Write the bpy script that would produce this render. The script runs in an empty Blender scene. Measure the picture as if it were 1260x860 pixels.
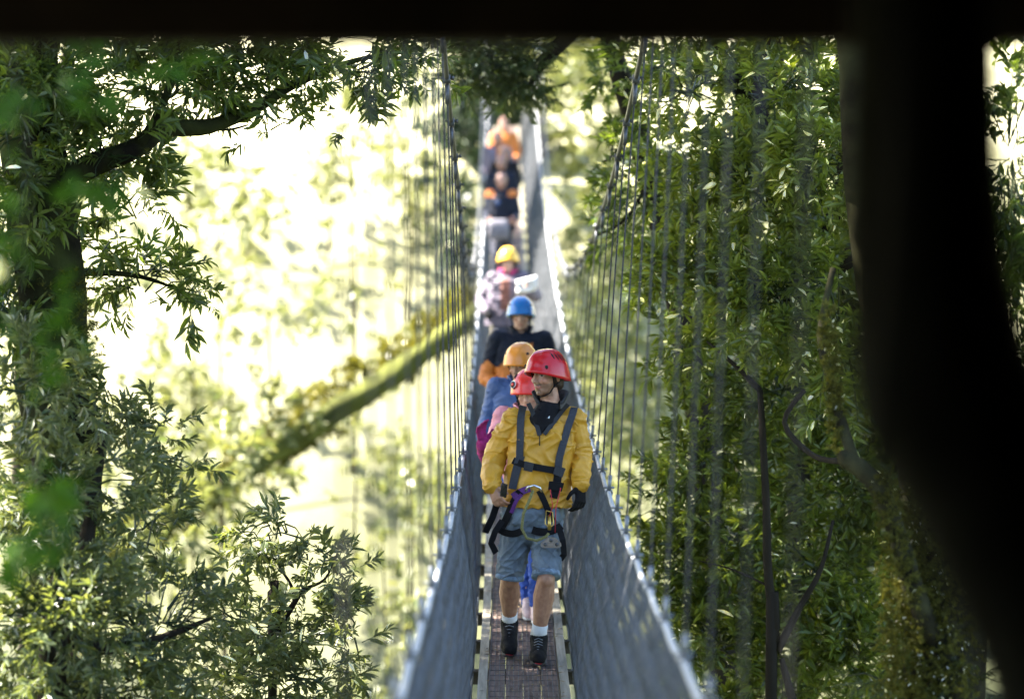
import bpy, math, random
import numpy as np
from mathutils import Vector, Matrix, Euler, noise
from mathutils.bvhtree import BVHTree

random.seed(11)
RNG = np.random.default_rng(11)
SC = bpy.context.scene
COL = SC.collection
R = math.radians
F = 3150.0                      # focal length in photo pixels (1260 wide)
PITCH = math.atan(130.0 / F)
CP, SP = math.cos(PITCH), math.sin(PITCH)

def P(u, v, Y):
    """world point seen at photo position u,v at forward distance Y"""
    a, b = (u - 630.0) / F, (430.0 - v) / F
    d = Vector((a, CP + b * SP, -SP + b * CP))
    return d * (Y / d.y)

# ------------------------------------------------------------------ objects
def link(o, parent=None):
    COL.objects.link(o)
    if parent is not None:
        o.parent = parent
    return o

def tag(o, label=None, cat=None, group=None, kind=None):
    if label: o['label'] = label
    if cat: o['category'] = cat
    if group: o['group'] = group
    if kind: o['kind'] = kind
    return o

def empty(name, loc=(0, 0, 0), label=None, cat=None, group=None):
    o = bpy.data.objects.new(name, None)
    o.location = loc
    o.empty_display_size = 0.1
    link(o)
    return tag(o, label, cat, group)

def mesh_np(name, V, quads=None, tris=None, mat=None, parent=None, smooth=True, tint=None, rel=None):
    V = np.asarray(V, dtype=np.float32).reshape(-1, 3)
    if rel is not None:
        V = V - np.asarray(rel, dtype=np.float32)
    q = np.asarray(quads if quads is not None else np.zeros((0, 4)), dtype=np.int32).reshape(-1, 4)
    t = np.asarray(tris if tris is not None else np.zeros((0, 3)), dtype=np.int32).reshape(-1, 3)
    me = bpy.data.meshes.new(name)
    me.vertices.add(len(V)); me.vertices.foreach_set('co', V.ravel())
    idx = np.concatenate([q.ravel(), t.ravel()])
    me.loops.add(len(idx)); me.loops.foreach_set('vertex_index', idx)
    n = len(q) + len(t)
    ls = np.concatenate([np.arange(len(q)) * 4, len(q) * 4 + np.arange(len(t)) * 3]).astype(np.int32)
    me.polygons.add(n); me.polygons.foreach_set('loop_start', ls)
    me.polygons.foreach_set('use_smooth', np.full(n, smooth))
    me.update(calc_edges=True)
    if tint is not None:
        a = me.attributes.new('tint', 'FLOAT', 'POINT')
        a.data.foreach_set('value', np.asarray(tint, dtype=np.float32))
    if mat: me.materials.append(mat)
    o = bpy.data.objects.new(name, me)
    return link(o, parent)

class MB:
    """collects shapes of one mesh"""
    def __init__(s): s.V = []; s.Q = []; s.T = []; s.n = 0
    def add(s, V, Q=(), T=()):
        V = np.asarray(V, dtype=float).reshape(-1, 3)
        s.V.append(V)
        if len(Q): s.Q.append(np.asarray(Q).reshape(-1, 4) + s.n)
        if len(T): s.T.append(np.asarray(T).reshape(-1, 3) + s.n)
        s.n += len(V)
    def box(s, c, h, rot=None):
        c = np.array(c, float); h = np.array(h, float)
        v = np.array([[x, y, z] for x in (-1, 1) for y in (-1, 1) for z in (-1, 1)]) * h
        if rot is not None: v = v @ np.array(rot).T
        s.add(v + c, [[0, 1, 3, 2], [4, 6, 7, 5], [0, 4, 5, 1], [2, 3, 7, 6], [0, 2, 6, 4], [1, 5, 7, 3]])
    def tube(s, pts, rad, n=8, caps=True, jitter=0.0, seed=0, twist=0.0):
        pts = [Vector(p) for p in pts]
        m = len(pts)
        if not hasattr(rad, '__len__'): rad = [rad] * m
        t0 = (pts[1] - pts[0]).normalized()
        up = Vector((0, 0, 1)) if abs(t0.z) < .9 else Vector((1, 0, 0))
        u = t0.cross(up).normalized()
        V = []
        for i in range(m):
            t = (pts[min(i + 1, m - 1)] - pts[max(i - 1, 0)]).normalized()
            u = (u - t * u.dot(t)).normalized()
            w = t.cross(u)
            for k in range(n):
                a = 2 * math.pi * k / n + twist * i
                r = rad[i]
                if jitter:
                    r *= 1 + jitter * noise.noise(pts[i] * 2.5 + (u * math.cos(a) + w * math.sin(a)) * 1.3 + Vector((seed, 0, 0)))
                V.append(pts[i] + (u * math.cos(a) + w * math.sin(a)) * r)
        Q = [[i * n + k, i * n + (k + 1) % n, (i + 1) * n + (k + 1) % n, (i + 1) * n + k] for i in range(m - 1) for k in range(n)]
        T = []
        if caps:
            V.append(pts[0]); V.append(pts[-1])
            a, b = m * n, m * n + 1
            T = [[a, (k + 1) % n, k] for k in range(n)] + [[b, (m - 1) * n + k, (m - 1) * n + (k + 1) % n] for k in range(n)]
        s.add([tuple(p) for p in V], Q, T)
    def ell(s, c, r, rot=None, nu=16, nv=10):
        V = []; Q = []; T = []
        for j in range(1, nv):
            th = math.pi * j / nv
            for i in range(nu):
                ph = 2 * math.pi * i / nu
                V.append((math.sin(th) * math.cos(ph), math.sin(th) * math.sin(ph), math.cos(th)))
        for j in range(nv - 2):
            for i in range(nu):
                Q.append([j * nu + i, (j + 1) * nu + i, (j + 1) * nu + (i + 1) % nu, j * nu + (i + 1) % nu])
        V += [(0, 0, 1), (0, 0, -1)]
        a = len(V) - 2
        for i in range(nu):
            T.append([a, i, (i + 1) % nu])
            T.append([a + 1, (nv - 2) * nu + (i + 1) % nu, (nv - 2) * nu + i])
        V = np.array(V) * (np.array(r) if hasattr(r, '__len__') else r)
        if rot is not None: V = V @ np.array(rot).T
        s.add(V + np.array(c, float), Q, T)
    def cone(s, p0, p1, r0, r1, n=14):
        """rounded cone"""
        p0, p1 = Vector(p0), Vector(p1)
        d = (p1 - p0)
        L = d.length
        if L < 1e-5: return s.ell(p0, r0)
        d /= L
        pts, rad = [], []
        for k in range(5):
            a = math.pi / 2 * (1 - k / 4)
            pts.append(p0 - d * r0 * math.sin(a)); rad.append(max(r0 * math.cos(a), 1e-4))
        for k in range(1, 5):
            pts.append(p0 + d * L * k / 5); rad.append(r0 + (r1 - r0) * k / 5)
        for k in range(5):
            a = math.pi / 2 * (k / 4)
            pts.append(p1 + d * r1 * math.sin(a)); rad.append(max(r1 * math.cos(a), 1e-4))
        s.tube(pts, rad, n)
    def loft(s, rings, n=28, p=2.4):
        """rings of (cx,cy,cz,rx,ry), superellipse, closed"""
        V = []
        for (cx, cy, cz, rx, ry) in rings:
            for k in range(n):
                a = 2 * math.pi * k / n
                c, q = math.cos(a), math.sin(a)
                V.append((cx + rx * math.copysign(abs(c) ** (2 / p), c), cy + ry * math.copysign(abs(q) ** (2 / p), q), cz))
        m = len(rings)
        Q = [[i * n + k, i * n + (k + 1) % n, (i + 1) * n + (k + 1) % n, (i + 1) * n + k] for i in range(m - 1) for k in range(n)]
        V.append(rings[0][:3]); V.append(rings[-1][:3])
        a, b = m * n, m * n + 1
        T = [[a, (k + 1) % n, k] for k in range(n)] + [[b, (m - 1) * n + k, (m - 1) * n + (k + 1) % n] for k in range(n)]
        s.add(V, Q, T)
    def build(s, name, mat, parent=None, smooth=True, rel=None):
        return mesh_np(name, np.concatenate(s.V), np.concatenate(s.Q) if s.Q else None,
                       np.concatenate(s.T) if s.T else None, mat, parent, smooth, rel=rel)

def baked(o, mods):
    for typ, kw in mods:
        m = o.modifiers.new(typ, typ)
        for k, v in kw.items(): setattr(m, k, v)
    dg = bpy.context.evaluated_depsgraph_get()
    dg.update()
    me = bpy.data.meshes.new_from_object(o.evaluated_get(dg))
    o.modifiers.clear()
    old = o.data
    me.name = old.name
    mats = list(old.materials)
    o.data = me
    bpy.data.meshes.remove(old)
    if not me.materials:
        for m in mats: me.materials.append(m)
    me.polygons.foreach_set('use_smooth', np.ones(len(me.polygons), dtype=bool))
    return o

def co(o):
    a = np.empty(len(o.data.vertices) * 3, dtype=np.float32)
    o.data.vertices.foreach_get('co', a)
    return a.reshape(-1, 3)

def setco(o, a):
    o.data.vertices.foreach_set('co', np.asarray(a, dtype=np.float32).ravel()); o.data.update()

def blob(name, mb, mat, parent, voxel=.008, smooth=4, wrinkle=None):
    """one continuous skin over overlapping shapes"""
    o = mb.build(name, mat, parent)
    o.parent = None
    baked(o, [('REMESH', dict(mode='VOXEL', voxel_size=voxel)), ('SMOOTH', dict(factor=.5, iterations=smooth))])
    if wrinkle:
        a = co(o)
        nv = np.empty_like(a.ravel()); o.data.vertices.foreach_get('normal', nv); nv = nv.reshape(-1, 3)
        amp, fx, fz, sd = wrinkle
        d = np.empty(len(a))
        for i, p in enumerate(a):
            x, y, z = float(p[0]), float(p[1]), float(p[2])
            w = noise.noise((x * 4 + sd, y * 4, z * 3)) * .10
            n1 = noise.noise(((x + w) * fx + z * fx * .35 + sd, y * fx, (z + w) * fz))
            n2 = noise.noise(((x - w) * fx * .8 - z * fx * .9 + 3, y * fx + sd, (z + w) * fz * .6))
            n3 = noise.noise((x * fx * 2.1 + sd, y * fx * 2.1, z * fz * 2.2))
            r1 = max(0, 1 - abs(n1) * 4.2); r2 = max(0, 1 - abs(n2) * 4.2)
            d[i] = (r1 * r1 + r2 * r2 - .45) * amp + n3 * amp * .35
        setco(o, a + nv * d[:, None])
    o.parent = parent
    return o

# ------------------------------------------------------------------ materials
def mat(name, c, rough=.7, metal=0., var=.25, scale=12., bump=0., bscale=60., c2=None, spec=.5, stretch=(1, 1, 1), sheen=0.):
    m = bpy.data.materials.new(name); m.use_nodes = True
    nt = m.node_tree; N = nt.nodes; L = nt.links
    b = N['Principled BSDF']
    b.inputs['Roughness'].default_value = rough
    b.inputs['Metallic'].default_value = metal
    b.inputs['Specular IOR Level'].default_value = spec
    if sheen: b.inputs['Sheen Weight'].default_value = sheen
    tc = N.new('ShaderNodeTexCoord'); mp = N.new('ShaderNodeMapping'); mp.inputs['Scale'].default_value = stretch
    L.new(tc.outputs['Object'], mp.inputs[0])
    ns = N.new('ShaderNodeTexNoise'); ns.inputs['Scale'].default_value = scale; ns.inputs['Detail'].default_value = 6
    L.new(mp.outputs[0], ns.inputs['Vector'])
    cr = N.new('ShaderNodeValToRGB')
    lo = [x * (1 - var) for x in c]; hi = list(c2) if c2 else [min(1, x * (1 + var)) for x in c]
    cr.color_ramp.elements[0].color = (*lo, 1); cr.color_ramp.elements[1].color = (*hi, 1)
    cr.color_ramp.elements[0].position = .34; cr.color_ramp.elements[1].position = .66
    L.new(ns.outputs['Fac'], cr.inputs[0]); L.new(cr.outputs[0], b.inputs['Base Color'])
    if bump:
        n2 = N.new('ShaderNodeTexNoise'); n2.inputs['Scale'].default_value = bscale; n2.inputs['Detail'].default_value = 5
        L.new(mp.outputs[0], n2.inputs['Vector'])
        bp = N.new('ShaderNodeBump'); bp.inputs['Strength'].default_value = bump; bp.inputs['Distance'].default_value = .01
        L.new(n2.outputs['Fac'], bp.inputs['Height']); L.new(bp.outputs[0], b.inputs['Normal'])
    return m

def leaf_mat(name, cols, trans=.35, rough=.38, tcol=None, spec=.5):
    m = bpy.data.materials.new(name); m.use_nodes = True
    nt = m.node_tree; N = nt.nodes; L = nt.links
    b = N['Principled BSDF']; b.inputs['Roughness'].default_value = rough; b.inputs['Specular IOR Level'].default_value = spec
    at = N.new('ShaderNodeAttribute'); at.attribute_name = 'tint'
    cr = N.new('ShaderNodeValToRGB')
    el = cr.color_ramp.elements
    for i, c in enumerate(cols):
        p = i / (len(cols) - 1)
        e = el[0] if i == 0 else (el[1] if i == len(cols) - 1 else el.new(p))
        e.position = p; e.color = (*c, 1)
    L.new(at.outputs['Fac'], cr.inputs[0]); L.new(cr.outputs[0], b.inputs['Base Color'])
    tr = N.new('ShaderNodeBsdfTranslucent')
    mx = N.new('ShaderNodeMix'); mx.data_type = 'RGBA'; mx.blend_type = 'MULTIPLY'; mx.inputs[0].default_value = 1
    L.new(cr.outputs[0], mx.inputs[6]); mx.inputs[7].default_value = (*(tcol or (2.6, 2.3, .8)), 1)
    L.new(mx.outputs[2], tr.inputs[0])
    ms = N.new('ShaderNodeMixShader'); ms.inputs[0].default_value = trans
    L.new(b.outputs[0], ms.inputs[1]); L.new(tr.outputs[0], ms.inputs[2])
    L.new(ms.outputs[0], N['Material Output'].inputs[0])
    return m

M = dict(
    bark=mat('bark', (.022, .018, .013), .9, spec=.1, bump=.8, bscale=25, scale=8, stretch=(1, 1, .3)),
    mossbark=mat('moss_bark', (.012, .010, .007), .95, spec=.05, c2=(.035, .042, .012), bump=1., bscale=40, scale=4),
    mosslog=mat('mossy_log_bark', (.045, .05, .016), .95, spec=.1, c2=(.12, .13, .03), bump=1., bscale=20, scale=2.2),
    lichenbark=mat('lichen_bark', (.02, .017, .012), .95, spec=.05, c2=(.045, .045, .022), bump=.9, bscale=30, scale=7),
    moss=leaf_mat('moss_tufts', [(.03, .035, .01), (.07, .08, .015), (.14, .14, .03)], .3, .8, spec=.15),
    leafdark=leaf_mat('leaf_dark', [(.018, .035, .010), (.035, .07, .014), (.06, .11, .02), (.10, .15, .03)], .42),
    leafgrey=leaf_mat('leaf_grey_green', [(.028, .05, .018), (.055, .09, .030), (.09, .135, .05), (.14, .17, .09)], .35),
    leaflight=leaf_mat('leaf_light', [(.03, .05, .010), (.065, .11, .018), (.10, .16, .026), (.16, .21, .04)], .38, .32),
    leaffern=leaf_mat('leaf_fern', [(.012, .024, .008), (.03, .05, .012), (.06, .085, .02)], .3, .5),
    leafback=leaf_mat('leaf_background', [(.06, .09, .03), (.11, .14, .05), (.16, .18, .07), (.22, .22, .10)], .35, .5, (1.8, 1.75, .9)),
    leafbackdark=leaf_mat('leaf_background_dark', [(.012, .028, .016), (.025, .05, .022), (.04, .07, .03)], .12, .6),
    leafvine=leaf_mat('leaf_vine', [(.008, .03, .003), (.02, .065, .006), (.04, .11, .01)], .3, .6, spec=.15),
    steel=mat('galvanised_steel', (.20, .215, .24), .5, .5, var=.2, scale=40),
    darksteel=mat('weathered_steel', (.10, .105, .12), .5, .7, var=.3, scale=60),
    hanger=mat('hanger_wire_rope', (.055, .055, .062), .7, .1, var=.5, scale=120, spec=.25),
    netwire=mat('net_wire', (.125, .133, .150), .7, 0, var=.2, scale=20, spec=.2),
    rope=mat('white_rope', (.50, .51, .54), .7, 0, var=.2, scale=90, bump=.6, bscale=200),
    deck=mat('worn_timber', (.19, .13, .11), .8, 0, var=.4, scale=5, bump=.6, bscale=30, stretch=(9, .7, 9)),
    edge=mat('pale_timber', (.30, .27, .22), .75, 0, var=.3, scale=5, bump=.5, bscale=30, stretch=(9, .6, 9)),
    bearer=mat('bearer_timber', (.045, .038, .032), .9, 0, var=.3, scale=9),
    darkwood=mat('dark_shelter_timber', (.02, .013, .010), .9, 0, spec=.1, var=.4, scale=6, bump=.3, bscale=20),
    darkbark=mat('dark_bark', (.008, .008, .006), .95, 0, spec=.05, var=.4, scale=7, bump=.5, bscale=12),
    skin=mat('skin', (.44, .25, .17), .5, 0, var=.08, scale=30),
    yellow=mat('mustard_jacket', (.55, .28, .022), .5, 0, var=.12, scale=6, bump=.7, bscale=22),
    collar=mat('charcoal_fabric', (.036, .038, .044), .8, spec=.15, var=.2),
    black=mat('black_fabric', (.010, .010, .012), .75, spec=.1, var=.2, bump=.2),
    webbing=mat('grey_webbing', (.045, .05, .064), .8, spec=.15, var=.15, scale=90, bump=.4, bscale=260),
    denim=mat('light_denim', (.125, .16, .20), .85, 0, var=.4, scale=11, bump=.4, bscale=150),
    denimhem=mat('denim_hem', (.17, .24, .33), .85, 0, var=.3, scale=30, bump=.5, bscale=120),
    jeans=mat('blue_trousers', (.02, .07, .35), .8, 0, var=.2, bump=.3),
    darktrousers=mat('dark_trousers', (.035, .037, .06), .8, 0, var=.2, bump=.3),
    sock=mat('white_sock', (.72, .73, .76), .9, 0, var=.06, bump=.4, bscale=150),
    shoe=mat('dark_shoe', (.011, .011, .012), .8, spec=.12, var=.4, scale=30, bump=.5, bscale=80),
    sneaker=mat('pale_sneaker', (.6, .45, .45), .7, 0, var=.15, scale=20),
    sole=mat('sole_rubber', (.05, .05, .05), .7), redsole=mat('red_toe_rubber', (.45, .02, .03), .5),
    red=mat('red_helmet_shell', (.50, .008, .016), .22, 0, var=.05), redb=mat('scarlet_helmet_shell', (.66, .03, .025), .25, 0, var=.05),
    orange=mat('orange_helmet_shell', (.75, .27, .04), .25, 0, var=.05), blue=mat('blue_helmet_shell', (.02, .17, .52), .22, 0, var=.05),
    yellowh=mat('yellow_helmet_shell', (.85, .48, .04), .3, 0, var=.05),
    vent=mat('helmet_vent', (.006, .006, .008), .8), white=mat('white_print', (.75, .75, .75), .6, var=.03),
    hair=mat('brown_hair', (.035, .02, .012), .6, 0, var=.4, scale=60, bump=.8, bscale=150, stretch=(1, 1, .2)),
    silver=mat('polished_alloy', (.72, .73, .76), .22, 1., var=.05), gold=mat('gold_alloy', (.6, .42, .12), .3, 1., var=.05),
    olive=mat('olive_rope', (.20, .19, .07), .8, 0, var=.3, scale=120, bump=.7, bscale=250),
    purple=mat('purple_webbing', (.09, .015, .16), .6, 0, var=.2, scale=60), pink=mat('pink_fabric', (.75, .30, .36), .7, 0, var=.15),
    magenta=mat('magenta_wool', (.28, .008, .12), .85, 0, var=.25, scale=60, bump=.8, bscale=120),
    bluejkt=mat('blue_jacket', (.045, .09, .24), .6, 0, var=.12, bump=.3, bscale=45), orangejkt=mat('orange_jacket', (.52, .15, .015), .6, 0, var=.1, bump=.3, bscale=45),
    navy=mat('navy_jacket', (.012, .015, .027), .75, spec=.15, var=.2, bump=.3), mauve=mat('mauve_jacket', (.12, .10, .14), .7, 0, var=.15, bump=.3),
    rust=mat('rust_panel', (.20, .08, .06), .7), scarf=mat('pink_scarf', (.40, .04, .14), .8, 0, var=.3, scale=40, bump=.7),
    phone=mat('phone_case', (.012, .012, .015), .25), paper=mat('white_paper', (.8, .8, .82), .8, var=.03), bag=mat('grey_bag', (.16, .155, .19), .7),
    redcloth=mat('red_cloth', (.5, .02, .04), .7),
)

# ground: pale dry grass with darker scrub, and forest litter close by
def ground_mat():
    m = mat('pale_grass_ground', (.40, .38, .20), 1, 0, var=.2, scale=.5, c2=(.56, .53, .34), bump=.5, bscale=3)
    nt = m.node_tree; N = nt.nodes; L = nt.links
    b = N['Principled BSDF']; src = b.inputs['Base Color'].links[0].from_socket
    at = N.new('ShaderNodeAttribute'); at.attribute_name = 'tint'
    mx = N.new('ShaderNodeMix'); mx.data_type = 'RGBA'
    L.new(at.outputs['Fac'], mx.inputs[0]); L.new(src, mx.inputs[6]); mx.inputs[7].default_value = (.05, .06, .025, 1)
    tc = N.new('ShaderNodeTexCoord'); sn = N.new('ShaderNodeTexNoise'); sn.inputs['Scale'].default_value = .55; sn.inputs['Detail'].default_value = 8; sn.inputs['Roughness'].default_value = .75
    L.new(tc.outputs['Object'], sn.inputs['Vector']); sr = N.new('ShaderNodeValToRGB'); L.new(sn.outputs['Fac'], sr.inputs[0])
    sr.color_ramp.elements[0].position = .53; sr.color_ramp.elements[1].position = .66
    sm = N.new('ShaderNodeMix'); sm.data_type = 'RGBA'; L.new(sr.outputs[0], sm.inputs[0]); L.new(src, sm.inputs[6]); sm.inputs[7].default_value = (.20, .20, .09, 1)
    L.new(sm.outputs[2], mx.inputs[6])
    L.new(mx.outputs[2], b.inputs['Base Color'])
    return m

# ------------------------------------------------------------------ terrain
def sst(a, b, x):
    t = min(1, max(0, (x - a) / (b - a))); return t * t * (3 - 2 * t)
def ground_z(x, y):
    z = -11.5
    z += (-1.75 + 11.5) * (1 - sst(1.5, 9, y))
    z += (13.5) * sst(40, 55, y - max(0, -x - 3) * .25)
    z += max(0, y - 58) * .34 + max(0, y - 110) * .1
    if y < 45:
        z += sst(2, 9, abs(x)) * 4.5 * sst(2, 8, y)
    z += noise.noise((x * .08, y * .08, 3)) * 1.2 * sst(4, 12, y) * (0 if (abs(x) < 1.5 and 50 < y < 58) else 1)
    if abs(x) < 3 and y > 50: z = z * 1.0
    return z
def build_ground():
    xs = np.concatenate([np.linspace(-260, -40, 23), np.linspace(-38, 38, 77), np.linspace(40, 260, 23)])
    ys = np.concatenate([np.linspace(-60, -4, 15), np.linspace(-3, 80, 84), np.linspace(84, 420, 60)])
    V = [(x, y, min(ground_z(x, y), 75)) for y in ys for x in xs]
    n = len(xs)
    Q = [[j * n + i, j * n + i + 1, (j + 1) * n + i + 1, (j + 1) * n + i] for j in range(len(ys) - 1) for i in range(n - 1)]
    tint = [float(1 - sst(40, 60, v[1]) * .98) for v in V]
    o = mesh_np('ground', V, Q, None, ground_mat(), None, True, tint=tint)
    tag(o, 'pale sunlit grassy valley side far behind the bridge', 'ground', kind='structure')
build_ground()

# ------------------------------------------------------------------ bridge
YN, YF = 3.4, 53.0
def deck_z(y): return -2.47 + .0029 * (y - 12) ** 2
def drift(y): return -.0048 * max(0, y - 17)
def deck_x(y): return .064 + drift(y)
def net_top(y, s):
    z = deck_z(y) + 1.05 - .018 * math.sin(math.pi * ((y - .4) % 1.0))
    x = (-.315 if s < 0 else .545 + .003 * max(0, 15 - y) * 1.2) + drift(y) * (1.0 if s < 0 else .55)
    if s < 0: x -= .005 * max(0, 13 - y)
    return Vector((x, y, z))
def net_bot(y, s):
    return Vector((deck_x(y) + s * (.295), y, deck_z(y) - .05 + .012 * math.sin(y * 6.28)))
def cable(y, s):
    z = -.25 + .0087 * (y - 26) ** 2
    x = (-.365 if s < 0 else .70 - .009 * max(0, min(y, 26) - 13.8)) + drift(y) * (1.0 if s < 0 else .5)
    return Vector((x, y, z))

bridge = empty('suspension_footbridge', (0, YN, deck_z(YN)), 'narrow wire suspension footbridge of grey netting and timber planks crossing the gully', 'footbridge')
BREL = bridge.location.copy()
def bpart(mb, name, m, parent=None, smooth=True):
    o = mb.build(name, m, bridge if parent is None else parent, smooth, rel=BREL)
    return o

# boards along the deck: two pale edge boards and four brown ones, in 3 m lengths
y = YN; seg = 0
boards = [(-.255, -.203, 'edge'), (-.199, -.103, 'deck'), (-.099, -.003, 'deck'), (.001, .097, 'deck'), (.101, .199, 'deck'), (.203, .255, 'edge')]
while y < YF - .2:
    y1 = min(YF, y + 3.1)
    for a, b_, k in boards:
        mb = MB()
        ysn = np.linspace(y + .003, y1 - .003, 7)
        h = .012 if k == 'edge' else 0
        V = []
        jz = random.uniform(-.002, .002)
        for yy in ysn:
            zx = deck_z(yy) + h + jz
            cx = deck_x(yy)
            V += [(cx + a, yy, zx - .045), (cx + a, yy, zx), (cx + b_, yy, zx), (cx + b_, yy, zx - .045)]
        Q = [[4 * i + k2, 4 * i + (k2 + 1) % 4, 4 * (i + 1) + (k2 + 1) % 4, 4 * (i + 1) + k2] for i in range(6) for k2 in range(4)]
        Q += [[0, 3, 2, 1], [24, 25, 26, 27]]
        mb.add(V, Q)
        bpart(mb, 'edge_board' if k == 'edge' else 'deck_board', M[k], smooth=False)
    y = y1
# wire grip mesh on the boards
mb = MB()
ysn = np.arange(YN, YF, .5)
for k in range(15):
    xx = -.19 + k * .38 / 14
    mb.tube([(deck_x(t) + xx, t, deck_z(t) + .005) for t in ysn], .0022, 4, caps=False)
for t in np.arange(YN, YF, .16):
    mb.tube([(deck_x(t) - .19, t, deck_z(t) + .008), (deck_x(t) + .19, t, deck_z(t) + .008)], .0016, 4, caps=False)
bpart(mb, 'grip_mesh', M['darksteel'])
# bearers
for i, t in enumerate(np.arange(YN + .5, YF, 1.0)):
    mb = MB()
    mb.box((deck_x(t), t, deck_z(t) - .085), (.36, .045, .038))
    bpart(mb, 'cross_bearer', M['bearer'], smooth=False)
for s in (-1, 1):
    mb = MB(); pts = [(deck_x(t) + s * .33, t, deck_z(t) - .13) for t in ysn]
    mb.tube(pts, .012, 6); bpart(mb, 'deck_cable', M['steel'])
    mb = MB(); pts = [net_bot(t, s) + Vector((0, 0, .0)) for t in np.arange(YN, YF, .25)]
    mb.tube(pts, .009, 6)
    for t in np.arange(YN + .5, YF, 1.0): mb.ell(net_bot(t, s), .02, nu=8, nv=6)
    bpart(mb, 'net_bottom_rope', M['steel'])
    # netting, real wires
    pitch = .062; nh = 16
    ks = np.arange(YN, YF, pitch)
    B = np.array([net_bot(t, s) for t in ks]); T_ = np.array([net_top(t, s) for t in ks])
    V = []; Q = []
    r = .0034
    hh = np.linspace(0, 1, nh + 1)
    allv = []
    for j in range(nh + 1):
        off = (0 if j % 2 == 0 else pitch) 
        # inward sag of net between edges
        bulge = math.sin(math.pi * hh[j]) * .03 * s
        for sgn in (0, 1):
            pass
        c = B * (1 - hh[j]) + T_ * hh[j]
        c = c + np.array([-bulge, 0, 0])
        c[:, 1] += off
        c[:, 0] += .004 * np.sin(ks * 9 + j * 1.7) + .006 * np.sin(ks * 2.1 + j * .4)
        allv.append(c)
    A = np.stack(allv)          # (nh+1, K, 3)
    ring = np.array([[r, 0, 0], [-r * .5, r * .87, 0], [-r * .5, -r * .87, 0]])
    A3 = A[:, :, None, :] + ring[None, None]
    K = len(ks)
    Vn = A3.reshape(-1, 3)
    def idx(j, k, q): return (j * K + k) * 3 + q
    jj, kk, qq = np.meshgrid(np.arange(nh), np.arange(K), np.arange(3), indexing='ij')
    q2 = (qq + 1) % 3
    Qn = np.stack([idx(jj, kk, qq), idx(jj, kk, q2), idx(jj + 1, kk, q2), idx(jj + 1, kk, qq)], -1).reshape(-1, 4)
    # the mirrored set crosses it to make the diamonds
    A4 = A.copy()
    for j in range(nh + 1): A4[j, :, 1] += (pitch if j % 2 == 0 else -pitch)
    A4[:, :, 0] -= .004
    V2 = (A4[:, :, None, :] + ring[None, None]).reshape(-1, 3)
    mesh_np('side_net', np.concatenate([Vn, V2]), np.concatenate([Qn, Qn + len(Vn)]), None, M['netwire'], bridge, True, rel=BREL)
    mb = MB()
    mb.tube([net_top(t, s) for t in np.arange(YN, YF, .1)], .0125, 7); bpart(mb, 'net_top_rope', M['rope'])
    mb = MB()
    mb.tube([cable(t, s) for t in np.arange(YN - 2.4, YF + 2, .5)], .014, 8); bpart(mb, 'main_cable', M['darksteel'])
    for t in np.arange(YN + 2.0, YF - .3, 1.0):
        mb = MB()
        a, b_ = net_top(t, s), cable(t, s)
        d = (b_ - a)
        n_ = 26
        wob = random.uniform(-.006, .006)
        pts = [a + d * (k / n_) + Vector((math.sin(k / n_ * math.pi) * wob, 0, 0)) for k in range(n_ + 1)]
        mb.tube(pts, [.0044 if k % 2 else .0054 for k in range(n_ + 1)], 6, twist=.6)
        h = bpart(mb, 'hanger_rope', M['hanger'])
        if t < 34:
            mb = MB()     # cable clamp with two bolts and a thimble sleeve
            mb.box(b_, (.02, .035, .024))
            for q in (-.018, .018):
                mb.tube([b_ + Vector((-.035, q, .006)), b_ + Vector((.04, q, .006))], .006, 6)
                mb.tube([b_ + Vector((.026, q, .006)), b_ + Vector((.040, q, .006))], .012, 6)
            mb.tube([b_ - d.normalized() * .03, b_ - d.normalized() * .14], .0125, 7)
            bpart(mb, 'cable_clamp', M['darksteel'], h)
            mb = MB()     # hook round the top rope
            ring_ = [a + Vector((math.cos(q) * .018, .0, math.sin(q) * .020)) for q in np.linspace(0, 2 * math.pi, 11)]
            mb.tube(ring_, .006, 6)
            mb.tube([a + Vector((0, 0, .015)), a + d.normalized() * .10], .011, 7)
            mb.tube([a + Vector((-.03, .0, .03)), a + Vector((.03, 0, .03))], .007, 6)
            bpart(mb, 'rope_hook', M['steel'], h)

# leaf litter lying on the boards
rg = np.random.default_rng(5); V = []; Q = []
for i in range(420):
    t = rg.uniform(8, 24); x = deck_x(t) + rg.uniform(-.24, .24); a_ = rg.uniform(0, 6.28); l = rg.uniform(.012, .032); w_ = l * .3; z = deck_z(t) + .016
    d = np.array([math.cos(a_), math.sin(a_), 0]); n_ = np.array([-d[1], d[0], 0]); c = np.array([x, t, z]); o_ = len(V)
    V += [c - d * l, c + n_ * w_ + [0, 0, .004], c + d * l + [0, 0, rg.uniform(0, .006)], c - n_ * w_ + [0, 0, .004]]; Q.append([o_, o_ + 1, o_ + 2, o_ + 3])
lf = mesh_np('leaf_litter', V, Q, None, mat('dry_leaf', (.22, .15, .07), .8, var=.6, scale=20), None, False)
tag(lf, 'small dry fallen leaves scattered over the deck boards', 'leaf litter', kind='stuff')

# far landing
land = empty('timber_landing', (deck_x(54), 54, deck_z(53)), 'dark timber landing at the far end of the bridge', 'landing')
mb = MB(); mb.box((0, 0.2, -.1), (1.4, 1.1, .08)); mb.build('platform', M['bearer'], land, False)
for s in (-1, 1):
    mb = MB(); mb.box((s * .72, .1, 2.2), (.13, .13, 3.4)); mb.build('post', M['bearer'], land, False)
mb = MB(); mb.box((0, .1, 5.2), (1.0, .11, .15)); mb.build('lintel', M['bearer'], land, False)

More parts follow.
